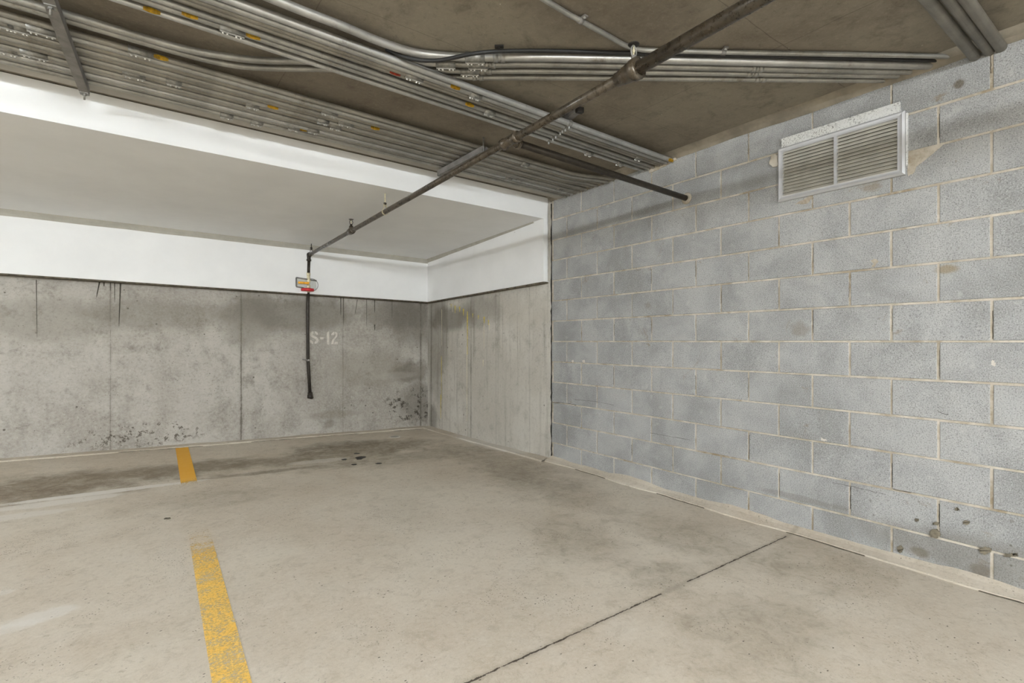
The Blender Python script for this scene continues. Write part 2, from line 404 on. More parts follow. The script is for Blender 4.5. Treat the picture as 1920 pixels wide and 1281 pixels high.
# ---------------------------------------------------------------- mesh helpers
WL = {}
def V(*a): return Vector(a)
def box(bm, a, b):
    a, b = Vector(a), Vector(b)
    vs = [bm.verts.new((x, y, z)) for x in (a.x, b.x) for y in (a.y, b.y) for z in (a.z, b.z)]
    for f in ((0, 1, 3, 2), (4, 6, 7, 5), (0, 4, 5, 1), (2, 3, 7, 6), (0, 2, 6, 4), (1, 5, 7, 3)):
        bm.faces.new([vs[i] for i in f])
def obox(bm, c, ax, ay, az):
    """box round c with half-axis vectors"""
    c, ax, ay, az = map(Vector, (c, ax, ay, az))
    vs = [bm.verts.new(c + ax * i + ay * j + az * k) for i in (-1, 1) for j in (-1, 1) for k in (-1, 1)]
    for f in ((0, 1, 3, 2), (4, 6, 7, 5), (0, 4, 5, 1), (2, 3, 7, 6), (0, 2, 6, 4), (1, 5, 7, 3)):
        bm.faces.new([vs[i] for i in f])
def prism(bm, quad_a, quad_b):
    """solid between two matching point loops"""
    a = [bm.verts.new(p) for p in quad_a]; b = [bm.verts.new(p) for p in quad_b]
    n = len(a)
    bm.faces.new(a); bm.faces.new(list(reversed(b)))
    for i in range(n): bm.faces.new((a[i], b[i], b[(i + 1) % n], a[(i + 1) % n]))
def smooth_path(pts, n=6, r=None):
    """Catmull-Rom through the points"""
    P = [Vector(p) for p in pts]; out = []
    for i in range(len(P) - 1):
        p0 = P[max(i - 1, 0)]; p1 = P[i]; p2 = P[i + 1]; p3 = P[min(i + 2, len(P) - 1)]
        for k in range(n):
            t = k / n
            out.append(0.5 * ((2 * p1) + (p2 - p0) * t + (2 * p0 - 5 * p1 + 4 * p2 - p3) * t * t + (3 * p1 - p0 - 3 * p2 + p3) * t ** 3))
    out.append(P[-1]); return out
def tube(bm, pts, r, seg=12, cap=True):
    P = [Vector(p) for p in pts]; rr = r if hasattr(r, '__len__') else [r] * len(P)
    t0 = (P[1] - P[0]).normalized()
    up = V(0, 0, 1) if abs(t0.z) < 0.9 else V(1, 0, 0)
    n = (up - t0 * up.dot(t0)).normalized(); rings = []
    for i, p in enumerate(P):
        t = (P[min(i + 1, len(P) - 1)] - P[max(i - 1, 0)]).normalized()
        n = (n - t * n.dot(t)).normalized(); b = t.cross(n)
        rings.append([bm.verts.new(p + (n * math.cos(a) + b * math.sin(a)) * rr[i]) for a in [2 * math.pi * k / seg for k in range(seg)]])
    for i in range(len(rings) - 1):
        for k in range(seg):
            f = bm.faces.new((rings[i][k], rings[i][(k + 1) % seg], rings[i + 1][(k + 1) % seg], rings[i + 1][k])); f.smooth = True
    if cap:
        bm.faces.new(list(reversed(rings[0]))); bm.faces.new(rings[-1])
def lathe(bm, c, axis, prof, seg=20):
    """prof = [(distance along axis, radius)]"""
    c = Vector(c); axis = Vector(axis).normalized()
    pts = [c + axis * d for d, r in prof]
    up = V(0, 0, 1) if abs(axis.z) < 0.9 else V(1, 0, 0)
    n = (up - axis * up.dot(axis)).normalized(); b = axis.cross(n); rings = []
    for p, (d, r) in zip(pts, prof):
        rings.append([bm.verts.new(p + (n * math.cos(a) + b * math.sin(a)) * r) for a in [2 * math.pi * k / seg for k in range(seg)]])
    for i in range(len(rings) - 1):
        for k in range(seg):
            f = bm.faces.new((rings[i][k], rings[i][(k + 1) % seg], rings[i + 1][(k + 1) % seg], rings[i + 1][k])); f.smooth = seg > 8
    bm.faces.new(list(reversed(rings[0]))); bm.faces.new(rings[-1])
def band(bm, c, axis, ri, ro, L, seg=14):
    c = Vector(c); axis = Vector(axis).normalized(); up = V(0, 0, 1) if abs(axis.z) < 0.9 else V(1, 0, 0)
    n = (up - axis * up.dot(axis)).normalized(); b = axis.cross(n); rings = []
    for d, q in ((0, ri), (0, ro), (L, ro), (L, ri)):
        rings.append([bm.verts.new(c + axis * d + (n * math.cos(a) + b * math.sin(a)) * q) for a in [2 * math.pi * k / seg for k in range(seg)]])
    for i in range(4):
        for k in range(seg): bm.faces.new((rings[i][k], rings[i][(k + 1) % seg], rings[(i + 1) % 4][(k + 1) % seg], rings[(i + 1) % 4][k]))
def obj(name, bm, m, parent=None, loc=None, label=None):
    """links a mesh given in room coordinates; its origin goes to the parent's base or to loc"""
    base = WL[parent.name] if parent is not None else Vector(loc if loc is not None else (0, 0, 0))
    for v in bm.verts: v.co -= base
    bmesh.ops.recalc_face_normals(bm, faces=bm.faces)
    me = bpy.data.meshes.new(name); bm.to_mesh(me); bm.free()
    me.materials.append(M[m] if isinstance(m, str) else m)
    o = bpy.data.objects.new(name, me); COL.objects.link(o)
    if parent is not None: o.parent = parent
    else: o.location = base
    WL[o.name] = base
    if label: o['label'] = label
    return o
def thing(name, loc, label, cat, group=None):
    o = bpy.data.objects.new(name, None); COL.objects.link(o); o.empty_display_size = 0.05
    o.location = loc; WL[o.name] = Vector(loc); return tag(o, label, cat, group)
def tag(o, label, cat, group=None):
    o['label'] = label; o['category'] = cat
    if group: o['group'] = group
    return o
def struct(name, bm, m, label=None):
    o = obj(name, bm, m); o['kind'] = 'structure'
    if label: o['label'] = label
    return o
NB = bmesh.new

# ================================================================ SETTING
# floor, a slab that rises a little towards the back left
bm = NB()
xs = [-7.2 + i * 0.3 for i in range(19)] + [-1.6 + i * 0.1 for i in range(1, 51)] + [3.45]
ys = [-8.2 + i * 0.6 for i in range(18)] + [2.4 + i * 0.1 for i in range(1, 44)] + [6.9]
ys = sorted(set(round(q, 3) for q in ys))
grid = [[bm.verts.new((x, y, floor_z(x, y))) for y in ys] for x in xs]
for i in range(len(xs) - 1):
    for j in range(len(ys) - 1):
        f = bm.faces.new((grid[i][j], grid[i + 1][j], grid[i + 1][j + 1], grid[i][j + 1])); f.smooth = True
low = bmesh.ops.extrude_face_region(bm, geom=bm.faces[:])
for g in low['geom']:
    if isinstance(g, bmesh.types.BMVert): g.co.z = -0.25
struct('floor', bm, 'floor')

# ceiling slab
bm = NB(); box(bm, (-7.2, -8.2, ZC), (3.5, 6.95, ZC + 0.25)); struct('ceiling', bm, 'ceiling')

# back wall
bm = NB()
prism(bm, [(-7.2, back_y(-7.2), -0.2), (3.5, back_y(3.5), -0.2), (3.5, back_y(3.5), ZC), (-7.2, back_y(-7.2), ZC)],
      [(-7.2, 6.95, -0.2), (3.5, 6.95, -0.2), (3.5, 6.95, ZC), (-7.2, 6.95, ZC)])
struct('wall_back', bm, 'back')

# walls outside the picture
bm = NB(); box(bm, (-7.4, -8.2, -0.2), (-7.2, 6.95, ZC)); struct('wall_left', bm, 'white_wall')
bm = NB(); box(bm, (-7.2, -8.4, -0.2), (3.5, -8.2, ZC)); struct('wall_front', bm, 'white_wall')

# right wall: concrete beyond Y 3.93, cinder block in front of it
YJ = 3.895
bm = NB(); box(bm, (XR, YJ + 0.006, -0.1), (XR + 0.19, 6.9, ZC)); struct('wall_right_concrete', bm, 'side')
bm = NB()
box(bm, (XR + 0.0045, -8.2, -0.1), (XR + 0.19, YJ, ZC))
wall_block = struct('wall_right', bm, 'mortar')
bm = NB()
y_joint = 3.67; hj = 0.0047
for k in range(-6, 8):
    za, zb = H + k * 0.2032 + hj, H + (k + 1) * 0.2032 - hj
    za, zb = max(za, -0.02), min(zb, ZC - 0.002)
    if zb - za < 0.012: continue
    off = 0 if k % 2 else 0.2032
    for n in range(-28, 3):
        ya = y_joint + off + n * 0.4064 + hj; yb = ya + 0.4064 - 2 * hj
        ya, yb = ya + random.uniform(-.0012, .0012), yb + random.uniform(-.0012, .0012)
        yb = min(yb, YJ - 0.002); ya = max(ya, -8.19)
        if yb - ya < 0.02: continue
        dx = random.uniform(-0.0012, 0.0012); jz = [random.uniform(-.0012, .0012) for _ in range(4)]
        bv = 0.0035
        outer = [(XR + 0.006, ya, za + jz[0]), (XR + 0.006, yb, za + jz[1]), (XR + 0.006, yb, zb + jz[2]), (XR + 0.006, ya, zb + jz[3])]
        cy, cz = (ya + yb) / 2, (za + zb) / 2
        inner = [(XR + dx, q[1] + (bv if q[1] < cy else -bv), q[2] + (bv if q[2] < cz else -bv)) for q in outer]
        prism(bm, inner, outer)
obj('block_courses', bm, 'block', wall_block)
bm = NB(); rj = random.Random(11)
for k in range(-5, 7):
    off = 0 if k % 2 else 0.2032
    for n in range(-14, 2):
        if rj.random() > 0.42: continue
        y = y_joint + off + n * 0.4064 + rj.choice((-1, 1)) * .0036; za = H + k * .2032 + rj.uniform(.008, .08); zb = H + (k + 1) * .2032 - rj.uniform(.008, .06)
        if y > YJ - .03 or za < .06: continue
        N = 7; P1 = [(y + rj.uniform(-.0008, .0008), za + (zb - za) * q / N) for q in range(N + 1)]; w = rj.uniform(.0006, .0020)
        lp = [(a - w * rj.uniform(.4, 1.2), b) for a, b in P1] + [(a + w * rj.uniform(.4, 1.2), b) for a, b in reversed(P1)]
        prism(bm, [(XR + .0035, a, b) for a, b in lp], [(XR + .0055, a, b) for a, b in lp])
obj('open_joints', bm, 'drip_dark', wall_block)
def crack(pts, w=.0016):
    bm = NB(); P1 = [on_x(px, py, XR) for px, py in pts]; Q = []
    for a, b in zip(P1[:-1], P1[1:]):
        for t in range(6): Q.append(a.lerp(b, t / 6) + V(0, 0, rj.uniform(-.002, .002)))
    lp = [q + V(0, 0, w * rj.uniform(.1, 1)) for q in Q] + [q - V(0, 0, w * rj.uniform(.1, 1)) for q in reversed(Q)]
    prism(bm, [V(XR - .0016, q.y, q.z) for q in lp], [V(XR + .003, q.y, q.z) for q in lp]); obj('crack', bm, 'drip_dark', wall_block)
crack([(1036, 755), (1060, 756), (1084, 761)], .0025); crack([(1078, 750), (1110, 752), (1160, 762)]); crack([(1219, 812), (1255, 818), (1302, 827)]); crack([(1560, 905), (1610, 915), (1668, 930)], .001); crack([(1675, 918), (1715, 925)], .001); crack([(1757, 770), (1768, 776), (1780, 778)], .002)
# mortar smears beside the grille and elsewhere on the block wall
def smear(pts, t=0.0025, m='mortar', name='mortar_patch'):
    bm = NB(); P = [on_x(px, py, XR) for px, py in pts]
    Q = []
    for i, p in enumerate(P):
        q = P[(i + 1) % len(P)]
        for s in range(4):
            w = p.lerp(q, s / 4); Q.append(w + V(0, random.uniform(-.004, .004), random.uniform(-.004, .004)) if s else w)
    prism(bm, [V(XR - t, p.y, p.z) for p in Q], [V(XR + 0.008, p.y, p.z) for p in Q])
    obj(name, bm, m, wall_block)
smear([(1703, 288), (1768, 272), (1745, 292), (1722, 310), (1712, 326), (1703, 330)])
smear([(1217, 318), (1245, 303), (1268, 294), (1270, 300), (1240, 315), (1218, 325)], 0.01)
smear([(1447, 295), (1452, 290), (1460, 292), (1460, 311), (1450, 314), (1444, 308)], 0.012)
smear([(1500, 332 + 45), (1521, 366), (1524, 372), (1514, 382), (1490, 384)], 0.002)
smear([(1633, 488), (1641, 486), (1648, 490), (1640, 500), (1634, 502), (1638, 494)], 0.003)
for px, py, rx, ry in ((1753, 1001, 11, 8), (1848, 1032, 12, 7), (1893, 1041, 9, 4), (1905, 1040, 4, 3), (1688, 1030, 6, 6), (1813, 980, 6, 4), (1755, 812 + 170, 5, 3), (1795, 955, 4, 3), (1720, 975, 4, 3)):
    pp = [(px + rx * math.cos(a) * random.uniform(.7, 1.2), py + ry * math.sin(a) * random.uniform(.7, 1.2)) for a in [k * math.pi / 5 for k in range(10)]]
    smear(pp, 0.005, 'splat', 'mortar_splat')
for pts in ([(1539, 821), (1550, 823), (1551, 828), (1540, 826)], [(1860, 676), (1865, 676), (1867, 686), (1858, 686)], [(1072, 676), (1075, 675), (1076, 679), (1073, 680)], [(1092, 676), (1096, 675), (1097, 680), (1093, 680)]):
    smear(pts, 0.002, 'stencil', 'paint_fleck')
# ragged sealant joint between block and concrete
bm = NB(); prev = None
for i in range(0, 61):
    z = -0.02 + i * (2.6 / 60); w = random.uniform(0.0015, 0.010); o = random.uniform(-0.006, 0.006)
    if z > 1.78: w *= 0.6
    row = [bm.verts.new((XR - 0.0022, YJ + 0.003 + o - w, z)), bm.verts.new((XR - 0.0022, YJ + 0.003 + o + w, z)), bm.verts.new((XR + 0.01, YJ + 0.003, z))]
    if prev:
        for a, b in ((0, 1), (1, 2), (2, 0)): bm.faces.new((prev[a], prev[b], row[b], row[a]))
    prev = row
struct('trim_1', bm, 'void')
# pale mortar strip that closes the white bulkhead against the block wall
bm = NB()
n = 26
L = [V(XR - 0.02 - random.uniform(0, .004), 3.925 + random.uniform(-.004, .004), 1.80 + i * 0.85 / n) for i in range(n + 1)]
Rr = [V(XR - 0.001, YJ + 0.012 + random.uniform(-.006, .006), 1.80 + i * 0.85 / n) for i in range(n + 1)]
Bk = [V(XR + 0.01, 3.935, 1.80 + i * 0.85 / n) for i in range(n + 1)]
va = [[bm.verts.new(p) for p in row] for row in (L, Rr, Bk)]
for i in range(n):
    for a, b in ((0, 1), (1, 2), (2, 0)): bm.faces.new((va[a][i], va[b][i], va[b][i + 1], va[a][i + 1]))
struct('trim_2', bm, 'plain')

# white bulkhead: front beam, lowered ceiling, back panel, right return
ZB = 2.428
bm = NB()
xl, xr = -7.2, 3.24
prism(bm, [(xl, beam_y(xl), ZB + .03), (XR, beam_y(XR), ZB + .03), (XR, beam_y(XR), ZC - 0.006), (xl, beam_y(xl), ZC - 0.006)],
      [(xl, beam_y(xl) + .12, ZB + .03), (XR, beam_y(XR) + .12, ZB + .03), (XR, beam_y(XR) + .12, ZC - 0.006), (xl, beam_y(xl) + .12, ZC - 0.006)])
struct('trim_3', bm, 'white')
def soff_z(x, y):
    zb = 2.352 + (3.24 - max(x, -1.2)) / 4.3 * 0.033
    t = (y - beam_y(x)) / (panel_y(x) - beam_y(x)); return ZB + (zb - ZB) * t
bm = NB()
A = [(x, y) for x, y in ((xl, beam_y(xl)), (-1.2, beam_y(-1.2)), (XR, beam_y(XR)), (XR, panel_y(XR) + .05), (-1.2, panel_y(-1.2) + .05), (xl, panel_y(xl) + .05))]
prism(bm, [(x, y, soff_z(x, y)) for x, y in A], [(x, y, soff_z(x, y) + 0.03) for x, y in A])
struct('trim_4', bm, 'white')
def pan_z(x): return 1.754 + (3.24 - max(x, -1.2)) / 4.3 * 0.054
def panel_solid(mat, name, z_lo, z_hi, ins=0.0):
    bm = NB(); xs = [xl, -1.2, 0, 1.2, 2.2, XR]
    fr = [(x, panel_y(x) + ins) for x in xs]
    lo = [V(x, y, z_lo(x)) for x, y in fr] ; hi = [V(x, y, z_hi(x)) for x, y in fr]
    lob = [V(x, back_y(x) + .01, z_lo(x)) for x in xs]; hib = [V(x, back_y(x) + .01, z_hi(x)) for x in xs]
    R = [[bm.verts.new(p) for p in r] for r in (lo, hi, hib, lob)]
    for i in range(len(xs) - 1):
        for a in range(4): bm.faces.new((R[a][i], R[a][i + 1], R[(a + 1) % 4][i + 1], R[(a + 1) % 4][i]))
    bm.faces.new([r[0] for r in R]); bm.faces.new([r[-1] for r in R])
    return struct(name, bm, mat)
panel_solid('white', 'trim_5', pan_z, lambda x: soff_z(x, panel_y(x)) + 0.02)
panel_solid('edge', 'trim_6', lambda x: pan_z(x) - 0.012, pan_z, 0.015)
# right return
def ret_solid(mat, name, dz0, dz1, top=False, ins=0.0):
    bm = NB(); y0 = beam_y(3.24) + (0.0 if not ins else 0.0); y1 = panel_y(3.24) + 0.02
    z0, z1 = 1.794, 1.754
    xf = 3.24 + ins
    if top: a = [(xf, y0, z0), (xf, y1, z1), (xf, y1, 2.37), (xf, y0, ZB + .01)]
    else: a = [(xf, y0 + ins, z0 + dz0), (xf, y1, z1 + dz0), (xf, y1, z1 + dz1), (xf, y0 + ins, z0 + dz1)]
    prism(bm, a, [(XR + .005, q[1], q[2]) for q in a])
    return struct(name, bm, mat)
ret_solid('white', 'trim_7', 0, 0, True)
ret_solid('edge', 'trim_8', -0.014, 0.0, ins=0.012)

# narrow strip, darker than the white, where panel and return meet lowered ceiling
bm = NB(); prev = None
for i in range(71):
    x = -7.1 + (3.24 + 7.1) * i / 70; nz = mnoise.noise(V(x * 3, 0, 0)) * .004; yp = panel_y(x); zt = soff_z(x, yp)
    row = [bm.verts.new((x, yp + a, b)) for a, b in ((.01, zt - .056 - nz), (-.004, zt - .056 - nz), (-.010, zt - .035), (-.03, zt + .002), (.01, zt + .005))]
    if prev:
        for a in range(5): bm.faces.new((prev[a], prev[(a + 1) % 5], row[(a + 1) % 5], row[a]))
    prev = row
struct('trim_11', bm, 'panel_strip')
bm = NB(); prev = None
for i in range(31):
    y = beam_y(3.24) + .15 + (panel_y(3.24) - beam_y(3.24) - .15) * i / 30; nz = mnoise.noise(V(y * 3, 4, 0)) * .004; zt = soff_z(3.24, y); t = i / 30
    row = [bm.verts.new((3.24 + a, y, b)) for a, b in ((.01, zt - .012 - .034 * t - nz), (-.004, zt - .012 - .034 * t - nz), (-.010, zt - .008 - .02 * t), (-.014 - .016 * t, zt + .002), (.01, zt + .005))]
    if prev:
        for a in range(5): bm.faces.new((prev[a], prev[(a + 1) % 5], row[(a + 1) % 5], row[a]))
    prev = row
struct('trim_12', bm, 'panel_strip')

# rough concrete haunches: foot of block wall, foot of the other walls, head of block wall
def haunch(name, path, prof, m, jit=0.006, seg=0.06):
    """path: [(x,y)], prof(u) -> list of (out, z) from wall to free edge; out is measured along the local inward normal"""
    bm = NB(); P = []
    for (a, b) in zip(path[:-1], path[1:]):
        a, b = Vector(a), Vector(b); n = max(1, int((b - a).length / seg))
        P += [a.lerp(b, i / n) for i in range(n)]
    P.append(Vector(path[-1])); prev = None
    for i, p in enumerate(P):
        t = (P[min(i + 1, len(P) - 1)] - P[max(i - 1, 0)]).normalized(); nrm = Vector((-t.y, t.x))
        nz = mnoise.noise(Vector((p.x * 3.1, p.y * 3.1, 0.3))); nf = mnoise.noise(Vector((p.x * 11, p.y * 11, 1.7)))
        row = []
        for (o, z) in prof(p, nz, nf):
            q = p + nrm * o; row.append(bm.verts.new((q.x, q.y, z)))
        if prev:
            for a in range(len(row) - 1):
                f = bm.faces.new((prev[a], prev[a + 1], row[a + 1], row[a])); f.smooth = False
        prev = row
    return struct(name, bm, m)
def foot(p, nz, nf):
    f = floor_z(min(p.x, 3.2), p.y); w = 0.085 + 0.03 * nz + 0.012 * nf; h = 0.032 + 0.03 * max(0, nz + 0.2) + 0.008 * nf
    return [(-0.02, f + h), (0.0, f + h), (w * 0.35, f + h * 0.62), (w * 0.8, f + h * 0.33), (w, f + 0.008), (w + 0.008, f - 0.01)]
def foot_low(p, nz, nf):
    f = floor_z(p.x, p.y); w = 0.13 + 0.03 * nz + 0.01 * nf; h = 0.012 + 0.010 * max(0, nz + 0.3) + 0.003 * nf
    return [(-0.02, f + h + .006), (0.0, f + h), (w * 0.9, f + h * 0.8), (w, f + 0.003), (w + 0.004, f - 0.01)]
def gap_line(w0):
    def f(p, nz, nf):
        f0 = floor_z(min(p.x, 3.2), p.y); w = w0 + 0.03 * nz + 0.012 * nf; k = max(0.0, .0045 * mnoise.noise(V(p.x * 2.5, p.y * 2.5, 9))) - (0 if mnoise.noise(V(p.x * 2.5, p.y * 2.5, 9)) > 0 else .0025)
        n = mnoise.noise(V(p.x * 2.5, p.y * 2.5, 9)); dz = -0.02 if n < 0.08 else 0.0; k = max(0, n) * .004
        return [(w - .002, f0 + .004 + dz), (w + .004, f0 + .0016 + dz), (w + .004 + k, f0 + .0014 + dz), (w + .006 + k, f0 - .004 + dz)]
    return f
haunch('trim_13', [(XR, -2.0), (XR, YJ)], gap_line(0.090), 'edge', seg=0.03)
haunch('trim_14', [(3.27, back_y(3.27)), (-2.0, back_y(-2.0))], gap_line(0.130), 'edge', seg=0.03)
haunch('baseboard_right', [(XR, -2.0), (XR, YJ)], foot, 'floor')
haunch('baseboard_concrete', [(XR, YJ), (XR, 6.62)], foot_low, 'floor')
haunch('baseboard_back', [(3.27, back_y(3.27)), (-7.0, back_y(-7.0))], foot_low, 'floor')
def head(p, nz, nf):
    return [(-0.02, 2.605 + 0.008 * nz), (0.004, 2.600 + 0.010 * nz + 0.004 * nf), (0.022 + 0.006 * nf, 2.622 + .004 * nf), (0.05 + 0.014 * nz + .006 * nf, 2.642), (0.062 + 0.014 * nz + .006 * nf, 2.6505)]
haunch('trim_9', [(XR, -2.0), (XR, YJ + 0.02)], head, 'head_mortar')
# concrete rib along the foot of the conduits, in front of the white beam
bm = NB()
N = 60; prev = None
for i in range(N + 1):
    x = -7.0 + (XR - 0.01 + 7.0) * i / N; y = 3.65 + 0.03 * x; nz = mnoise.noise(V(x * 2.2, 0.4, 0)) * 0.006
    pr = [(0, ZC + .002), (0, 2.612 + nz), (0.012, 2.600 + nz), (0.085 + nz, 2.598 + nz), (0.098 + nz, 2.61), (0.10, ZC + .002)]
    row = [bm.verts.new((x, y + a - 0.05, b)) for a, b in pr]
    if prev:
        for a in range(len(row)): bm.faces.new((prev[a], prev[(a + 1) % 6], row[(a + 1) % 6], row[a]))
    prev = row
struct('trim_10', bm, 'plain')

# ================================================================ THINGS ON THE CEILING
def coupling(parent, P, d, r, big=False, down=None):
    """set-screw coupling round a conduit: sleeve with a saddle tab and four screws"""
    d = Vector(d).normalized(); side = d.cross(V(0, 0, 1)).normalized()
    dn = (V(0, 0, -1) * 0.75 + side * (0.55 if side.dot(P - V(0, 0, H)) > 0 else -0.55)).normalized() if down is None else Vector(down)
    L = 0.05 if big else 0.036
    bm = NB(); lathe(bm, P - d * L, d, [(0, r * 1.02), (0, r * 1.22), (2 * L, r * 1.22), (2 * L, r * 1.02)], 14)
    c = obj('coupling', bm, 'coupling', parent)
    w = dn.cross(d).normalized()
    bm = NB(); obox(bm, P + dn * (r * 1.27), d * (L * 0.98), w * (r * 0.62), dn * 0.003)
    obj('saddle_tab', bm, 'coupling', c)
    for s in (-0.72, -0.36, 0.36, 0.72):
        bm = NB(); lathe(bm, P + d * (L * s) + dn * (r * 1.27), dn, [(0, 0.0048), (0.009, 0.0048), (0.011, 0.003)], 8)
        obj('screw', bm, 'screw', c)
def sticker(parent, P, d, r, m='tag_yellow', L=0.03):
    d = Vector(d).normalized(); side = d.cross(V(0, 0, 1)).normalized()
    toc = (V(0, 0, H) - P); toc = (toc - d * toc.dot(d)).normalized(); w = toc.cross(d)
    bm = NB(); seg = 6; rows = []
    for s in (-1, -0.4, 0.3, 1):
        rows.append([bm.verts.new(P + d * (L * s) + (toc * math.cos(a) + w * math.sin(a)) * (r + 0.0012)) for a in [(-0.75 + 1.5 * k / seg) * (1 if abs(s) < 1 else 0.6) for k in range(seg + 1)]])
    for i in range(3):
        for k in range(seg): bm.faces.new((rows[i][k], rows[i][k + 1], rows[i + 1][k + 1], rows[i + 1][k]))
    g = bmesh.ops.solidify(bm, geom=bm.faces[:], thickness=0.0008)
    obj('sticker', bm, m, parent)
def closest(path, px, py):
    """point of the run nearest to a surveyed sight line, with its direction"""
    o = V(0, 0, H); d = ray(px, py).normalized(); best = None
    for a, b in zip(path[:-1], path[1:]):
        n = max(1, int((b - a).length / 0.01))
        for i in range(n + 1):
            p = a.lerp(b, i / n); w = p - o; dist = (w - d * w.dot(d)).length
            if best is None or dist < best[0]: best = (dist, p, (b - a).normalized())
    return best
RUNS = []
def conduit(path, r, label, group, mat='galv', name='conduit', seg=12):
    path = [Vector(p) for p in path]
    o = thing(name, path[0], label, 'conduit' if name == 'conduit' else 'pipe', group)
    bm = NB(); tube(bm, path, r, seg); obj('tube', bm, mat, o)
    RUNS.append((o, path, r)); return o
def put_near(px, py, kind, grp=None):
    best = None
    for o, path, r in RUNS:
        if grp and o.get('group') != grp: continue
        c = closest(path, px, py)
        if best is None or c[0] < best[0][0]: best = (c, o, r)
    c, o, r = best
    if kind == 'c': coupling(o, c[1], c[2], r)
    elif kind == 'C': coupling(o, c[1], c[2], r, True)
    elif kind == 'r':
        for s in (-0.018, 0.018):
            bm = NB(); lathe(bm, c[1] + c[2] * (s - 0.012), c[2], [(0, r), (0, r * 1.2), (0.024, r * 1.2), (0.024, r)], 14)
            obj('coupling', bm, 'galv', o)
    else: sticker(o, c[1], c[2], r, 'tag_red' if kind == 'R' else 'tag_yellow')

ordn = ['first', 'second', 'third', 'fourth', 'fifth', 'sixth', 'seventh', 'eighth', 'ninth', 'tenth', 'eleventh', 'twelfth', 'thirteenth']
GA, GB, GC, GD = 'conduits packed beside the white beam', 'conduits of the middle diagonal bank', 'conduits crossing the slab to the block wall', 'large pipes above the right end of the block wall'
XW = XR + 0.03
# bank A: straight run from the left to the block wall, counted from the white beam
nA = 12
for i in range(nA):
    y0 = 3.575 - i * 0.0465; r = (0.0155, 0.0138, 0.0150, 0.0138, 0.0145, 0.0138, 0.0155, 0.0140, 0.0158, 0.0148, 0.0165, 0.0145)[i]
    z = 2.601 + (0, .004, .002, .005, 0, .004, .001, .005, .002, .004, 0, .004)[i]
    X = [-6.9, -4, -2, 0, 1.4, 2.3, 2.72]
    jig = [random.uniform(-.004, .004) for _ in X]
    p = [V(x, y0 + 0.03 * x + j, z) for x, j in zip(X, jig)]
    if i >= 7:
        k = (i - 6) / 5
        tail = [V(2.86, y0 + .086 - .006 * k, z - .004), V(3.0, y0 + .09 - 0.028 * k, z - .004), V(3.15, y0 + .09 - .060 * k, z), V(XW, y0 + .09 - .10 * k, z)]
    else: tail = [V(3.0, y0 + .09, z), V(XW, y0 + 0.1, z)]
    lab = f'grey metal conduit on the ceiling, {ordn[i]} from the white beam of the packed bank' if i else 'grey metal conduit lying closest to the white beam in the packed bank'
    conduit(smooth_path(p + tail, 5), r, lab, GA, ('galv', 'galv', 'galv_lit', 'galv', 'galv', 'galv_dull', 'galv', 'galv_dull', 'galv', 'galv_dull', 'galv', 'galv_dull')[i])  # pale and dull tones alternate, painting in highlight and dark-gap contrast
# two runs that leave bank A and turn right across the slab, plus one that comes with bank B
zc2 = 2.629
def cpath(pix, z): return [at(px, py, z) for px, py in pix]
def wall_end(p, q):
    """extend the line p>q to the face of the right wall"""
    d = (q - p); return p + d * ((XW - p.x) / d.x)
def line_tail(px0, py0, px1, py1, z):
    a, b = at(px0, py0, z), at(px1, py1, z); return [b, wall_end(a, b)]
def run_left(y0, z, xs=(-6.9, -3, -1, -0.3)): return [V(x, y0 + 0.03 * x, z) for x in xs]
# top conduit of the crossing bank, drops in from the upper left
p = [at(517, 0, 2.6) + V(-1.6, -0.19, 0), at(517, 0, 2.6) + V(-.6, -.06, 0), at(517, 0, 2.6), at(640, 48, 2.604), at(715, 79, 2.61), at(780, 99, 2.622), at(845, 106, 2.626), at(900, 108, 2.625), at(1040, 108, 2.625)] + line_tail(1040, 108, 1500, 118, 2.625)
conduit(smooth_path(p, 6), 0.0195, 'thickest grey conduit that bends from the upper left and crosses to the block wall', GC, 'galv_lit', seg=16)
p = run_left(2.905, 2.603) + [V(0.12, 2.906, 2.603), at(440, 108, 2.606), at(500, 113.5, 2.614), at(560, 114.5, 2.6285), at(700, 116, 2.6285), at(900, 121, 2.6285), at(1040, 120.5, 2.6285)] + line_tail(1040, 120.5, 1500, 130, 2.6285)
conduit(smooth_path(p, 6), 0.0165, 'grey conduit running just below the thickest one of the crossing bank', GC, 'galv', seg=14)
p = run_left(2.955, 2.603) + [V(0.12, 2.957, 2.603), at(420, 119, 2.606), at(480, 126.5, 2.614), at(560, 129, 2.6285), at(700, 130.5, 2.6285), at(900, 133.5, 2.6285), at(1040, 133.3, 2.6285)] + line_tail(1040, 133.3, 1500, 139.5, 2.6285)
conduit(smooth_path(p, 6), 0.0150, 'grey conduit second from the bottom of the crossing bank', GC, 'galv', seg=14)
p = [at(690, 142, 2.634), at(705, 142.5, 2.633), at(730, 143.5, 2.631), at(780, 144.5, 2.630), at(850, 145.2, 2.630), at(930, 145.5, 2.630), at(1040, 145.5, 2.630)] + line_tail(1040, 145.5, 1500, 149.5, 2.630)
conduit(smooth_path(p, 6), 0.0140, 'lowest grey conduit of the bank crossing to the block wall', GC, 'galv', seg=14)
# thin conduit from the top edge
p = [at(1022, 0, 2.633) + V(-1.2, -.1, 0), at(1022, 0, 2.633), at(1085, 37, 2.633), at(1140, 67, 2.633), at(1172, 85, 2.633), at(1200, 93, 2.633), at(1240, 95, 2.633), at(1360, 98, 2.633)] + line_tail(1360, 98, 1700, 104.5, 2.633)
thin = conduit(smooth_path(p, 6), 0.0115, 'thin single conduit bending above the others near the pipe hanger', GC, 'galv', seg=12)
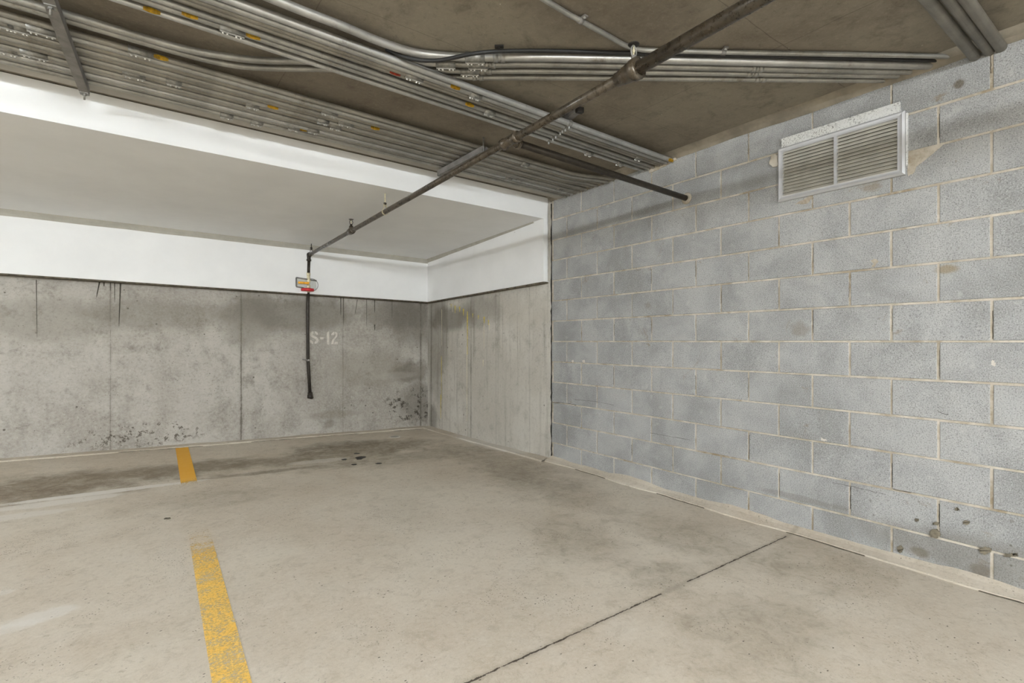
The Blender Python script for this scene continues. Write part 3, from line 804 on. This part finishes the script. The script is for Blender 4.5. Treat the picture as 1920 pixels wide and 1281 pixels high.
# black cable
p = [at(724, 93, 2.634), at(742, 101, 2.609), at(762, 108, 2.590), at(792, 113.5, 2.583), at(825, 113, 2.584), at(850, 108.5, 2.585), at(880, 102, 2.585), at(915, 97.5, 2.597), at(960, 95.5, 2.622), at(1040, 95.5, 2.631), at(1200, 100, 2.634)] + line_tail(1200, 100, 1500, 107.3, 2.634)
cable = obj('black_cable', (lambda b: (tube(b, smooth_path(p, 6), 0.0095, 10), b)[1])(NB()), 'black', loc=p[0])
tag(cable, 'thick black cable running along the top of the crossing conduits', 'cable')
# bank B
specB = [(2.372, .0175, 'galv_lit'), (2.422, .0155, 'galv_lit'), (2.4605, .0118, 'galv_dull'), (2.4895, .0118, 'galv_dull'), (2.549, .0138, 'galv'), (2.590, .0138, 'galv'), (2.650, .0135, 'galv_lit')]
for i, (y, r, mt) in enumerate(specB):
    y0 = y - 0.0225; z = 2.591
    path = [V(x, y0 + 0.030 * x, z) for x in (-6.9, -4, -2, 0, 1, 2, 3, XW)]
    lab = {0: 'upper right conduit of the middle diagonal bank, wide and pale', 6: 'lower left conduit of the middle diagonal bank, bright and set apart'}.get(i, f'grey conduit, {ordn[i]} from the right edge of the middle diagonal bank')
    conduit(smooth_path(path, 3), r, lab, GB, mt, seg=14)
# bank D
for i, (y, r) in enumerate(((0.682, 0.0235), (0.630, 0.0205), (0.588, 0.0225))):
    z = 2.595
    conduit([V(-3, y, z), V(1, y, z), V(XW, y, z)], r, ['pipe farthest from the camera among three large ones at the top right corner', 'middle one of three large grey pipes at the top right corner', 'rightmost of three large grey pipes at the top right corner'][i].replace('pipe farthest from the camera among three large ones', 'leftmost of three large grey pipes'), GD, 'galv_dull', name='ceiling_pipe', seg=18)

for px, py, kd, g in [(5, 42, 'c', GA), (35, 48, 'c', GA), (76, 56, 'C', GA), (12, 93, 'c', GA), (66, 100, 'C', GA), (264, 101, 'C', GA), (250, 141, 'C', GA), (325, 152, 'c', GA),
                      (474, 196, 'c', GA), (425, 213, 'c', GA), (480, 230, 'c', GA), (550, 240, 'c', GA), (588, 244, 'c', GA), (617, 208, 'C', GA), (605, 224, 'c', GA), (650, 229, 'C', GA), (630, 236, 'c', GA),
                      (985, 308, 'c', GA), (953, 334, 'c', GA), (975, 336, 'c', GA), (1048, 354, 'c', GA),
                      (300, 103, 'y', GA), (512, 203, 'y', GA), (702, 238, 'y', GA), (565, 243, 'y', GA),
                      (435, 55, 'C', GB), (776, 146, 'C', GB), (893, 174, 'c', GB), (918, 210, 'c', GB), (1104, 290, 'c', GB), (1163, 302, 'c', GB), (1197, 296, 'c', GB), (738, 135, 'R', GB),
                      (285, 17, 'y', GB), (356, 26, 'y', GB), (476, 68, 'y', GB), (852, 159, 'y', GB), (880, 195, 'y', GB), (1257, 295, 'y', GB),
                      (836, 121, 'C', GC), (890, 111, 'C', GC), (896, 122, 'C', GC), (880, 136, 'C', GC),
                      (936, 109, 'r', GC), (918, 121, 'r', GC), (910, 133, 'r', GC), (898, 145, 'r', GC), (1421, 129, 'r', GC), (1410, 138, 'r', GC), (1426, 149, 'r', GC)]:
    put_near(px, py, kd, g)
# straps of the thin conduit
def strap(parent, px, py, path_r, name='strap'):
    c = [q for q in RUNS if q[0] is parent][0]; d0, P, d = closest(c[1], px, py)
    side = d.cross(V(0, 0, 1)).normalized()
    bm = NB(); lathe(bm, P - d * 0.011, d, [(0, path_r * 1.0), (0, path_r * 1.25), (0.022, path_r * 1.25), (0.022, path_r)], 12)
    obox(bm, P + side * (path_r + 0.012) + V(0, 0, path_r * 0.4), side * 0.014, d * 0.011, V(0, 0, .003))
    s = obj(name, bm, 'strut', parent)
    bm = NB(); lathe(bm, P + side * (path_r + 0.014) + V(0, 0, path_r * 0.4 - .002), (0, 0, -1), [(0, .006), (.006, .005)], 8); obj('screw', bm, 'screw', s)
strap(thin, 1087, 38, 0.0115); strap(thin, 1357, 98, 0.0115)
# cable clip
c = at(936, 88, 2.645)
bm = NB(); obox(bm, c, _R * 0.022, (V(0, 0, 1).cross(_R)) * 0.012, V(0, 0, .004)); lathe(bm, c + V(0, 0, -.003), (0, 0, -1), [(0, .007), (.006, .006)], 8)
clip = obj('cable_clip', bm, 'black_steel', loc=c); tag(clip, 'small black clip fixing the black cable to the slab', 'clip')

# strut channels under bank A
def strut(xc, yc, y1, z0, label, rod_y, skew=0.0):
    o = thing('strut_channel', (xc, yc, z0), label, 'bracket', 'strut channels holding up the conduits')
    w, h, t = 0.0205, 0.041, 0.003
    bm = NB(); a = V(xc, yc, z0); b = V(xc + skew, y1, z0); d = (b - a).normalized(); s = V(d.y, -d.x, 0); L = (b - a).length; mid = (a + b) / 2
    # open side up: back plate below, two webs, two inturned lips
    obox(bm, mid + V(0, 0, t / 2), d * L / 2, s * w, V(0, 0, t / 2))
    for q in (-1, 1):
        obox(bm, mid + s * q * (w - t / 2) + V(0, 0, h / 2), d * L / 2, s * t / 2, V(0, 0, h / 2 - t))
        obox(bm, mid + s * q * (w - 0.005) + V(0, 0, h - t / 2), d * L / 2, s * 0.005, V(0, 0, t / 2))
    obj('channel', bm, 'strut', o)
    for y in rod_y:
        p = a + d * (y - yc) / d.y
        bm = NB(); tube(bm, [p + V(0, 0, -0.035), V(p.x, p.y, ZC + .002)], 0.0048, 8); obj('threaded_rod', bm, 'coupling', o)
        bm = NB(); lathe(bm, p + V(0, 0, -0.012), (0, 0, 1), [(0, .010), (.009, .010)], 6); obox(bm, p + V(0, 0, -.0015), d * .019, s * .019, V(0, 0, .0022)); obj('nut', bm, 'coupling', o)
    return o
strut(-0.315, 2.66, 3.615, 2.541, 'long dark grey strut channel across the conduits at the upper left', (2.745, 3.595), 0.045)
strut(1.955, 3.03, 3.69, 2.539, 'short dark grey strut channel across the conduits beside the rusty pipe', (3.048, 3.674), -0.015)
# strut with strap clamps above bank B
o = thing('clamp_rail', (2.19, 2.30, 2.615), 'row of small pipe clamps on a rail across the middle diagonal bank', 'bracket')
bm = NB(); a = at(1085, 206, 2.628); b = at(1022, 258, 2.628); d = (b - a).normalized(); s = V(d.y, -d.x, 0)
obox(bm, (a + b) / 2 + V(0, 0, .004), d * ((b - a).length / 2 - 0.01), s * 0.02, V(0, 0, .0155)); obj('channel', bm, 'strut', o)
bm = NB(); obox(bm, a - d * .012 + V(0, 0, -.008), d * .014, s * .022, V(0, 0, .016)); obj('anchor', bm, 'black_steel', o)
for i, (y, r, mt) in enumerate(specB):
    # where the rail crosses this conduit
    t = (y - .0225 - a.y + 0.03 * a.x) / (d.y - 0.03 * d.x); P = a + d * t; P.z = 2.591; cd = V(1, .03, 0).normalized()
    bm = NB(); band(bm, P - cd * 0.013, cd, r + .0006, r * 1.26, 0.026); cl = obj('clamp', bm, 'coupling', o)
    bm = NB(); lathe(bm, P + V(0, 0, -r * 1.2), (0, 0, -1), [(0, .006), (.013, .006), (.015, .003)], 8); obj('bolt', bm, 'screw', cl)

# ================================================================ SPRINKLER PIPE
XP = 1.617
def pz(y): return 2.248 + (6.53 - y) * 0.0098
main = thing('sprinkler_pipe', (XP, 6.53, pz(6.53)), 'long rusty brown sprinkler pipe running under the ceiling to the back wall', 'pipe')
def P(y): return V(XP, y, pz(y))
yd = V(0, -1, 0.0098).normalized()
bm = NB(); tube(bm, [P(1.36), P(0.8), P(0.2), P(-1.0), P(-4.0)], 0.0270, 20); obj('wide_tube', bm, 'iron', main)
bm = NB(); tube(bm, [P(y) for y in (6.50, 5.5, 4.6, 3.5, 2.4, 1.9, 1.40)], 0.0205, 18); obj('tube', bm, 'iron', main)
# reducer
bm = NB(); lathe(bm, P(1.475), yd, [(0, .021), (0, .029), (.022, .029), (.024, .032), (.055, .036), (.085, .041), (.088, .044), (.118, .044), (.12, .030)], 22); obj('reducer', bm, 'iron', main)
# tee with branch
bm = NB(); lathe(bm, P(2.32), yd, [(0, .021), (0, .031), (.02, .031), (.024, .027), (.116, .027), (.12, .031), (.14, .031), (.14, .021)], 20)
tube(bm, [P(2.25), P(2.25) + V(.058, .002, 0)], [.027, .027], 18); lathe(bm, P(2.25) + V(.045, .002, 0), (1, 0.046, 0), [(0, .03), (.02, .03), (.02, .021)], 20); obj('tee', bm, 'iron', main)
bm = NB(); a = P(2.25); b = V(XR - 0.0005, 2.324, 2.272); tube(bm, [a + (b - a) * .03, (a + b) / 2, b], 0.0205, 18); br = obj('branch', bm, 'iron_dark', main, label='darker side branch')
bm = NB(); lathe(bm, V(XR - 0.014, 2.324, 2.272), (1, 0, 0), [(0, .027), (.006, .038), (.0134, .044)], 20); col = obj('wall_collar', bm, 'mortar', main)
# upright sprinkler head on a small tee
yh = 4.90
bm = NB(); lathe(bm, P(yh + .06), yd, [(0, .021), (0, .028), (.02, .028), (.03, .033), (.09, .033), (.10, .028), (.12, .028), (.12, .021)], 18)
lathe(bm, P(yh) + V(0, 0, .015), (0, 0, 1), [(0, .022), (.03, .02), (.032, .016), (.036, .016)], 14); fit = obj('fitting', bm, 'iron', main)
def sprinkler(p, k, mt, lab):
    bm = NB(); lathe(bm, p, (0, 0, 1), [(0, .011 * k), (.016 * k, .011 * k), (.018 * k, .008 * k)], 6); hd = obj('sprinkler_head', bm, mt, main, label=lab)
    bm = NB()
    for q in (-1, 1): tube(bm, smooth_path([p + V(q * .008 * k, 0, .012 * k), p + V(q * .015 * k, 0, .03 * k), p + V(q * .013 * k, 0, .046 * k), p + V(q * .003 * k, 0, .058 * k)], 3), .0034 * k, 8)
    obj('frame', bm, mt, hd)
    bm = NB(); tube(bm, [p + V(0, 0, .014 * k), p + V(0, 0, .062 * k)], .003 * k, 8); lathe(bm, p + V(0, 0, .026 * k), (0, 0, 1), [(0, .005 * k), (.014 * k, .006 * k), (.016 * k, .003 * k)], 10); obj('fuse', bm, 'brass', hd)
    bm = NB(); lathe(bm, p + V(0, 0, .060 * k), (0, 0, 1), [(0, .008 * k), (.001 * k, .022 * k), (.004 * k, .0235 * k), (.006 * k, .008 * k)], 18); obj('deflector', bm, 'black_steel', hd)
sprinkler(P(yh) + V(0, 0, .05), 1.0, 'iron_dark', 'upright sprinkler head near the elbow')
bm = NB(); lathe(bm, P(1.385) + V(0, 0, .02), (0, 0, 1), [(0, .018), (.020, .017), (.022, .013), (.026, .013)], 14); obj('fitting', bm, 'iron', main)
sprinkler(P(1.385) + V(0, 0, .044), 1.0, 'galv', 'upright sprinkler head on the reducer')
# hangers
def ring_hanger(y, top, label, r=0.0205, rod=0.005, m='brass', extra=False):
    c = P(y); o = thing('pipe_hanger', (c.x, c.y, top), label, 'hanger', 'hangers of the sprinkler pipe')
    bm = NB(); pts = [c + V(math.sin(a) * (r + .004), 0, -math.cos(a) * (r + .004)) for a in [math.radians(q) for q in range(-150, 151, 15)]]
    pts = [c + V(-0.010, 0, r + .045)] + pts + [c + V(0.010, 0, r + .045)]
    prev = None
    for i, q in enumerate(pts):
        out = (q - c); out.y = 0; out = out.normalized() * .0022
        row = [bm.verts.new(q + V(0, -.009, 0)), bm.verts.new(q + V(0, .009, 0)), bm.verts.new(q + out + V(0, .009, 0)), bm.verts.new(q + out + V(0, -.009, 0))]
        if prev:
            for k in range(4): bm.faces.new((prev[k], prev[(k + 1) % 4], row[(k + 1) % 4], row[k]))
        prev = row
    obj('ring', bm, m, o)
    bm = NB(); lathe(bm, c + V(0, 0, r + .038), (0, 0, 1), [(0, .007), (.006, .013), (.016, .013), (.018, .008)], 10); obj('swivel_nut', bm, 'iron_dark', o)
    bm = NB(); tube(bm, [c + V(0, 0, r + .02), V(c.x, c.y, top + .002)], rod, 8); obj('rod', bm, m, o)
    if extra:
        bm = NB(); lathe(bm, V(c.x, c.y, top - .006), (0, 0, 1), [(0, .03), (.004, .032), (.006, .03)], 16); obj('ceiling_cup', bm, 'black_steel', o)
    return o
ring_hanger(4.04, soff_z(XP, 4.04), 'rusty ring hanger holding the pipe under the white lowered ceiling near its front edge')
ring_hanger(6.36, soff_z(XP, 6.36), 'thin rod hanger holding the pipe next to its elbow at the back wall', m='iron_dark')
# elbow and riser on the back wall
yr = 6.47
el = P(6.49)
bm = NB(); lathe(bm, P(6.44), (0, 1, 0), [(0, .021), (0, .030), (.02, .030), (.022, .026), (.05, .026)], 18)
tube(bm, smooth_path([P(6.45), P(6.475) + V(0, 0, -.004), V(XP, 6.487, el.z - .022), V(XP, 6.488, el.z - .06)], 4), .026, 16)
lathe(bm, V(XP, 6.488, el.z - .05), (0, 0, -1), [(0, .026), (0, .031), (.024, .031), (.024, .021)], 18); obj('elbow', bm, 'iron_dark', main)
rz = thing('riser_pipe', V(XP, 6.6, 0.52), 'dark vertical drain pipe on the back wall with red and yellow valve', 'pipe')
zt = el.z - .0745; xo = XP
# the pipe steps back below the white panel and leans slightly at the bottom
bm = NB(); tube(bm, [V(xo, 6.485, zt), V(xo - .004, 6.485, 2.02)], .0205, 14); obj('upper_tube', bm, 'iron_dark', rz)
vz = [2.02, 1.97, 1.90, 1.84, 1.75]
bm = NB(); low = [on_y(577, 570, 6.50), on_y(577, 620, 6.50), on_y(577.5, 676, 6.51), on_y(579, 700, 6.53), on_y(581.5, 742, 6.555)]
tube(bm, [V(xo - .004, 6.487, 1.80)] + low, .0195, 14); obj('lower_tube', bm, 'iron_dark', rz)
c = V(xo - .004, 6.486, 1.92)
bm = NB(); lathe(bm, V(c.x, c.y, 2.03), (0, 0, -1), [(0, .020), (.0, .026), (.03, .026), (.035, .020), (.06, .024), (.09, .031), (.12, .024), (.145, .020), (.15, .026), (.19, .026), (.195, .02), (.24, .02)], 12); vb = obj('valve_body', bm, 'brass', rz)
# yellow lever pointing left
bm = NB(); q = on_y(577, 531, 6.44); e = on_y(562, 531, 6.44)
obox(bm, (q + e) / 2 + V(-.01, -.02, .0), V((q.x - e.x) / 2 + .012, 0, 0), V(0, .008, 0), V(0, 0, .013)); tube(bm, [q + V(0, -.03, 0), q + V(0, .03, 0)], .012, 10)
obj('lever', bm, 'valve_yellow', rz, label='yellow valve lever')
# red hand wheel seen edge on
q = on_y(577.5, 543.5, 6.42)
bm = NB(); lathe(bm, q + V(0, .02, .016), (0, 0, -1), [(0, .02), (0, .070), (.006, .074), (.026, .074), (.032, .070), (.032, .02)], 24); obj('handwheel', bm, 'valve_red', rz, label='red flat hand wheel')
# cap at the lower end, clamps
q = low[-1]
bm = NB(); lathe(bm, q + V(0, 0, .04), (0, 0, -1), [(0, .022), (0, .028), (.03, .029), (.033, .033), (.07, .033), (.075, .024)], 10); tube(bm, [q + V(0, 0, -.02), q + V(.03, .03, -.03)], .02, 10); obj('end_cap', bm, 'iron_dark', rz)
q = low[2]
bm = NB(); lathe(bm, q + V(0, 0, -.01), (0, 0, 1), [(0, .022), (.02, .022)], 14); obox(bm, q + V(-.03, .04, .01), V(.014, 0, 0), V(0, .05, 0), V(0, 0, .006)); tube(bm, [q, q + V(0, .098, 0)], .008, 8); cl = obj('wall_clamp', bm, 'strut', rz)
bm = NB(); lathe(bm, q + V(.002, -.022, .006), (0, -1, 0), [(0, .009), (.006, .007)], 8); obj('bolt', bm, 'screw', cl)
# square patch plate on the white panel behind the valve
fy = 6.478
c0, c1 = on_y(555, 521, fy), on_y(593, 540, fy)
pl = thing('wall_plate', (c0.x, fy, c1.z), 'rough grey opening plate behind the valve on the white back panel', 'plate')
def py_(x, d=0.0): return panel_y(x) - 0.002 - d
bm = NB()
prism(bm, [(c0.x, py_(c0.x, .003), c1.z + .0), (c1.x, py_(c1.x, .003), c1.z - .03), (c1.x, py_(c1.x, .003), c0.z - .02), (c0.x, py_(c0.x, .003), c0.z)],
      [(c0.x, py_(c0.x, -.003), c1.z), (c1.x, py_(c1.x, -.003), c1.z - .03), (c1.x, py_(c1.x, -.003), c0.z - .02), (c0.x, py_(c0.x, -.003), c0.z)]); obj('plate', bm, 'plate', pl)
bm = NB()
for a, b in (((c0.x, c0.z), (c1.x, c0.z - .02)), ((c0.x, c0.z), (c0.x, c1.z)), ((c0.x, c1.z), ((c0.x + c1.x) / 2 - .03, c1.z - .012))):
    tube(bm, [V(a[0], py_(a[0], .006), a[1]), V(b[0], py_(b[0], .006), b[1])], .0085, 6)
obj('rim', bm, 'strut', pl)
bm = NB(); rr = .075; cc = V(c1.x - .055, 0, (c0.z + c1.z) / 2 - .02)
tube(bm, [V(cc.x + math.cos(a) * rr, py_(cc.x, .004), cc.z + math.sin(a) * rr) for a in [math.radians(q) for q in range(-70, 130, 12)]], .003, 6); obj('wire', bm, 'strut', pl)

# ================================================================ GRILLE
yl, yrr, z0, z1 = 1.634, 0.961, 2.086, 2.429
o = thing('vent_grille', (XR, (yl + yrr) / 2, z0), 'silver louvered vent grille with galvanised strip, high on the block wall', 'vent')
xf = XR - 0.028
bm = NB(); fw = 0.040
# frame: mitred flat frame with sloped outer lip
outer = [(yl, z0), (yrr, z0), (yrr, z1), (yl, z1)]; cyy, czz = (yl + yrr) / 2, (z0 + z1) / 2
def ins(d): return [(y + (-d if y > cyy else d), z + (d if z < czz else -d)) for y, z in outer]
rings = [[bm.verts.new((XR + .002, y, z)) for y, z in outer], [bm.verts.new((xf + .010, y, z)) for y, z in outer], [bm.verts.new((xf, y, z)) for y, z in ins(.010)],
         [bm.verts.new((xf + .003, y, z)) for y, z in ins(.022)], [bm.verts.new((xf + .003, y, z)) for y, z in ins(.032)], [bm.verts.new((XR + .0, y, z)) for y, z in ins(.034)]]
for a in range(len(rings) - 1):
    for k in range(4): bm.faces.new((rings[a][k], rings[a][(k + 1) % 4], rings[a + 1][(k + 1) % 4], rings[a + 1][k]))
obj('frame', bm, 'alu', o)
bm = NB(); box(bm, (XR - .0035, yrr + .02, z0 + .02), (XR - .0015, yl - .02, z1 - .02)); obj('backing', bm, 'void', o)
ym = 1.296
bm = NB(); box(bm, (xf + .000, ym - .008, z0 + .030), (XR - .003, ym + .008, z1 - .030)); obj('divider', bm, 'alu', o)
nl = 14
for (ya, yb2) in ((yrr + .033, ym - .007), (ym + .007, yl - .033)):
    for i in range(nl):
        zz = z0 + .040 + (z1 - z0 - .078) * i / (nl - 1)
        bm = NB(); prof = [(-.0115, -.0105), (-.0095, -.0100), (-.005, -.0065), (.000, -.001), (.005, .006), (.009, .0115)]
        top = [(XR - .0145 + a, zz + b + .0012) for a, b in prof]; bot = [(XR - .0145 + a, zz + b - .0012) for a, b in reversed(prof)]
        prism(bm, [(x, ya, z) for x, z in top + bot], [(x, yb2, z) for x, z in top + bot]); obj('louver', bm, 'louver', o)
bm = NB()
zs0, zs1 = 2.428, 2.486
prism(bm, [(XR - .016, .982, zs0 - .01), (XR - .016, 1.612, zs0 - .01), (XR - .016, 1.612, zs1 + .002), (XR - .016, .985, zs1)],
      [(XR + .001, .982, zs0 - .01), (XR + .001, 1.612, zs0 - .01), (XR + .001, 1.612, zs1 + .002), (XR + .001, .985, zs1)]); obj('top_strip', bm, 'spangle', o, label='speckled galvanised strip')
bm = NB(); box(bm, (XR - .012, .951, 2.13), (XR + .001, .9595, 2.415)); obj('side_strip', bm, 'spangle', o)

# ================================================================ MARKS ON WALL AND FLOOR
# stencil S-12 on the back wall (y raised a hair off the concrete)
def wallpt(px, py, off): 
    p = on_y(px, py, back_y(0) - off, 0.027); return p
c0 = wallpt(580.3, 621, .0)
ux = (wallpt(633.5, 621, 0) - c0); zt, zb = wallpt(606, 621.5, 0).z, wallpt(606, 645.5, 0).z
st = thing('stencil_number', V(c0.x, c0.y, zb), 'white stencilled S-12 on the concrete back wall right of the riser pipe', 'sign')
def U(u, v, off):   # u 0..1 along the word, v 0..1 upwards
    return V(c0.x + ux.x * u, back_y(c0.x + ux.x * u) - off, zb + (zt - zb) * v)
def piece(parent, pts):
    bm = NB(); prism(bm, [U(u, v, .0016) for u, v in pts], [U(u, v, .0003) for u, v in pts]); return bm
def glyph(name, polys):
    bm = NB()
    for pts in polys:
        prism(bm, [U(u, v, .0016) for u, v in pts], [U(u, v, .0003) for u, v in pts])
    obj(name, bm, 'stencil', st)
glyph('letter', [
    [(.135, 1.0), (.06, .95), (.025, .84), (.02, .68), (.05, .58), (.11, .50), (.18, .42), (.225, .34), (.22, .25), (.175, .17), (.17, .02), (.23, .05), (.29, .14), (.315, .28), (.30, .42), (.25, .54), (.17, .62), (.11, .68), (.10, .76), (.135, .84)],
    [(.175, 1.0), (.24, .96), (.285, .86), (.30, .74), (.245, .72), (.215, .80), (.18, .86)],
    [(0.0, .34), (.05, .33), (.09, .24), (.13, .18), (.13, .01), (.075, .04), (.03, .12), (.005, .22)]])
glyph('dash', [[(.375, .54), (.48, .54), (.495, .48), (.48, .38), (.375, .38), (.365, .46)]])
glyph('digit', [[(.60, .88), (.635, .98), (.665, 1.0), (.69, .96), (.69, .02), (.675, -.03), (.62, -.03), (.605, .05)]])
glyph('digit', [
    [(.85, .98), (.80, .90), (.755, .76), (.76, .70), (.85, .70), (.875, .80), (.875, .95)],
    [(.905, .98), (.955, .94), (.99, .82), (.985, .66), (.94, .50), (.885, .36), (.855, .22), (.84, .0), (.755, -.02), (.77, .16), (.80, .34), (.86, .48), (.91, .62), (.925, .72), (.905, .82), (.89, .90)],
    [(.885, .18), (.995, .17), (1.0, -.02), (.87, -.02)]])

# dried drips
def drip_x(parent, px, py, L, w, m, tip=0.3):
    p = on_x(px, py, XR); prof = [(0, w * .5), (.12 * L, w), (.35 * L, w * .7), (.7 * L, w * .45), (L, w * tip)]
    bm = NB(); a = [V(XR - .002, p.y + q + random.uniform(-.001, .001), p.z - d) for d, q in prof]; b = [V(XR - .002, p.y - q, p.z - d) for d, q in reversed(prof)]
    loop = a + b
    prism(bm, loop, [V(XR - .0004, q.y, q.z) for q in loop]); obj('drip', bm, m, parent)
o = thing('yellow_drips', on_x(885, 590, XR), 'yellow dried drips in a slanting row on the side concrete wall', 'stain')
for px, py, L, w, m in [(846, 570, .05, .008, 'drip_yellow'), (849, 571, .10, .006, 'drip_pale'), (853.5, 573, .10, .014, 'drip_yellow'), (862, 575, .07, .018, 'drip_yellow'), (869, 579, .09, .018, 'drip_yellow'),
                        (876.5, 584, .55, .013, 'drip_yellow'), (875.5, 650, .95, .005, 'drip_pale'), (886.5, 588, .05, .009, 'drip_yellow'), (897, 591, .05, .012, 'drip_yellow'), (908, 594, .08, .016, 'drip_yellow'), (907.5, 605, .32, .004, 'drip_pale'),
                        (916, 600, .06, .011, 'drip_yellow'), (917.5, 607, .08, .008, 'drip_pale'), (828, 668, .60, .007, 'drip_yellow'), (826.5, 740, .33, .011, 'drip_yellow'), (828.5, 580, .5, .003, 'drip_pale'), (906, 675, .08, .008, 'drip_pale')]:
    drip_x(o, px, py, L, w, m)
def drip_back(parent, px, py, L, w, lean=0.0, m='drip_dark'):
    p = wallpt(px, py, 0); prof = [(0, w), (.3 * L, w * .7), (.75 * L, w * .6), (L, w * .2)]
    bm = NB(); a = [(p.x + q + lean * d, p.z - d) for d, q in prof]; b = [(p.x - q + lean * d, p.z - d) for d, q in reversed(prof)]
    prism(bm, [V(x, back_y(x) - .0018, z) for x, z in a + b], [V(x, back_y(x) - .0003, z) for x, z in a + b]); obj('drip', bm, m, parent)
o = thing('dark_drips', wallpt(205, 530, 0), 'thin dark drips under the white panel at the left of the back wall', 'stain', 'dark drips under the white panel')
for a in [(187, 528, .16, .007, -.16), (195, 530, .04, .007, 0), (207, 530, .09, .004, 0), (215, 531, .20, .004, 0), (226, 532, .44, .007, -.03), (68, 525, .55, .003, .01)]: drip_back(o, *a)
o = thing('dark_drips', wallpt(700, 560, 0), 'thin dark drips under the white panel near the back corner', 'stain', 'dark drips under the white panel')
for a in [(639, 557, .24, .006, 0), (644, 558, .36, .004, .01), (670, 562, .2, .004, -.16), (687.5, 560, .38, .003, 0), (702.5, 560, .19, .006, 0), (702.5, 609, .075, .008, 0), (735, 563, .25, .003, 0)]: drip_back(o, *a)

# yellow parking line painted on the slab
bm = NB(); prev = None
n = 70
for i in range(n + 1):
    y = 1.45 + (6.50 - 1.45) * i / n; xc = 0.243 + (y - 2.0) * 0.0155; hw = 0.057
    row = [bm.verts.new((xc + s * hw, y, max(floor_z(xc + s * hw, y), floor_z(xc, y)) + .0022)) for s in (-1, -.33, .33, 1)]
    if prev:
        for k in range(3): bm.faces.new((prev[k], prev[k + 1], row[k + 1], row[k]))
    prev = row
o = obj('parking_line', bm, 'yellow_line'); tag(o, 'worn yellow parking line painted on the concrete floor', 'road marking')

# small black tar spots and a pale round cap
def blotch(name, px, py, rx, ry, m, label, cat, group=None, seed=0, h=.003):
    p = at(px, py, 0.0); z = floor_z(p.x, p.y); p = at(px, py, z); z = floor_z(p.x, p.y)
    rnd = random.Random(seed); bm = NB(); N = 14; pts = []
    for k in range(N):
        a = 2 * math.pi * k / N; q = rnd.uniform(.75, 1.2)
        v = _R * math.cos(a) * rx * q + _F * math.sin(a) * ry * q; pts.append(p + v)
    prism(bm, [V(q.x, q.y, max(floor_z(q.x, q.y), z) + h) for q in pts], [V(q.x, q.y, z - .01) for q in pts])
    o = obj(name, bm, m, loc=(p.x, p.y, z)); return tag(o, label, cat, group)
GT = 'black tar spots on the floor near the back wall'
blotch('tar_spot', 675.5, 859, .048, .075, 'tar', 'largest black tar spot on the floor, in the middle of five', 'stain', GT, 1)
blotch('tar_spot', 668.5, 851, .027, .022, 'tar', 'small black tar spot farthest back, nearest the back wall', 'stain', GT, 2)
blotch('tar_spot', 645.5, 862, .027, .028, 'tar', 'small black tar spot at the left end of the five', 'stain', GT, 3)
blotch('tar_spot', 664.5, 871.5, .026, .026, 'tar', 'small black tar spot just in front of the largest one', 'stain', GT, 4)
blotch('tar_spot', 710, 869.5, .029, .022, 'tar', 'small black tar spot at the right end of the five', 'stain', GT, 5)
p = at(740, 819, floor_z(2.4, 5.75)); zf = floor_z(p.x, p.y)
o = thing('floor_cap', (p.x, p.y, zf), 'small round pale cap in the floor near the back corner', 'drain cover')
bm = NB(); lathe(bm, V(p.x, p.y, zf - .004), (0, 0, 1), [(0, .075), (.006, .075), (.0075, .070), (.0075, .060), (.006, .056), (.006, .001)], 24); obj('rim', bm, 'stencil', o)
bm = NB(); lathe(bm, V(p.x, p.y, zf - .002), (0, 0, 1), [(0, .052), (.006, .050)], 20); obj('lid', bm, 'plain', o)
# flat leaf-like debris on the floor
blotch('paint_flake', 314, 973, .022, .016, 'edge', 'small brown flake lying on the floor left of the yellow line', 'debris', None, 9, .004)

# ================================================================ LIGHTS OUTSIDE THE FRAME: room lamps and added fill tubes
def globe_light(x, y, z, label):
    o = thing('ceiling_light', (x, y, z), label, 'lamp', 'lamps on the garage ceiling')
    bm = NB(); lathe(bm, V(x, y, z + .055), (0, 0, 1), [(0, .045), (.01, .06), (ZC - z - .055, .06)], 20); obj('base', bm, 'alu', o)
    bm = NB(); lathe(bm, V(x, y, z - .065), (0, 0, 1), [(0, .012), (.01, .04), (.03, .057), (.065, .065), (.1, .057), (.125, .044)], 20); obj('globe', bm, 'globe', o)
globe_light(-0.92, 2.20, 2.54, 'round ceiling lamp in front of the white beam on the left')
def tube_light(x, y, along_x=True, label=''):
    o = thing('ceiling_light', (x, y, ZC), label, 'lamp', 'lamps on the garage ceiling')
    a = V(1, 0, 0) if along_x else V(0, 1, 0); b = V(-a.y, a.x, 0)
    zt = 2.44
    bm = NB(); obox(bm, V(x, y, zt + .02), a * .62, b * .07, V(0, 0, .02)); obj('housing', bm, 'alu', o)
    for s in (-1, 1):
        bm = NB(); tube(bm, [V(x, y, zt + .03) + a * .5 * s, V(x, y, ZC + .002) + a * .5 * s], .005, 8); obj('rod', bm, 'strut', o)
        bm = NB(); c = V(x, y, zt - .025) + b * .035 * s; tube(bm, [c - a * .59, c + a * .59], .016, 10); obj('tube', bm, 'far_tube' if y < -4 else 'tube', o)
for x, y, ax, lb in ((0.4, -1.3, True, 'twin tube light on the ceiling just behind the camera'), (0.4, -5.5, True, 'twin tube light on the ceiling far behind the camera'), (-3.4, -1.3, True, 'added twin tube fill light behind the camera on the left'),
                     (-3.4, -5.5, True, 'added twin tube fill light in the far rear left'), (-4.2, 3.0, False, 'added twin tube fill light left of the round lamp')):  # the three left-hand tubes are added to even out the light
    tube_light(x, y, ax, lb)
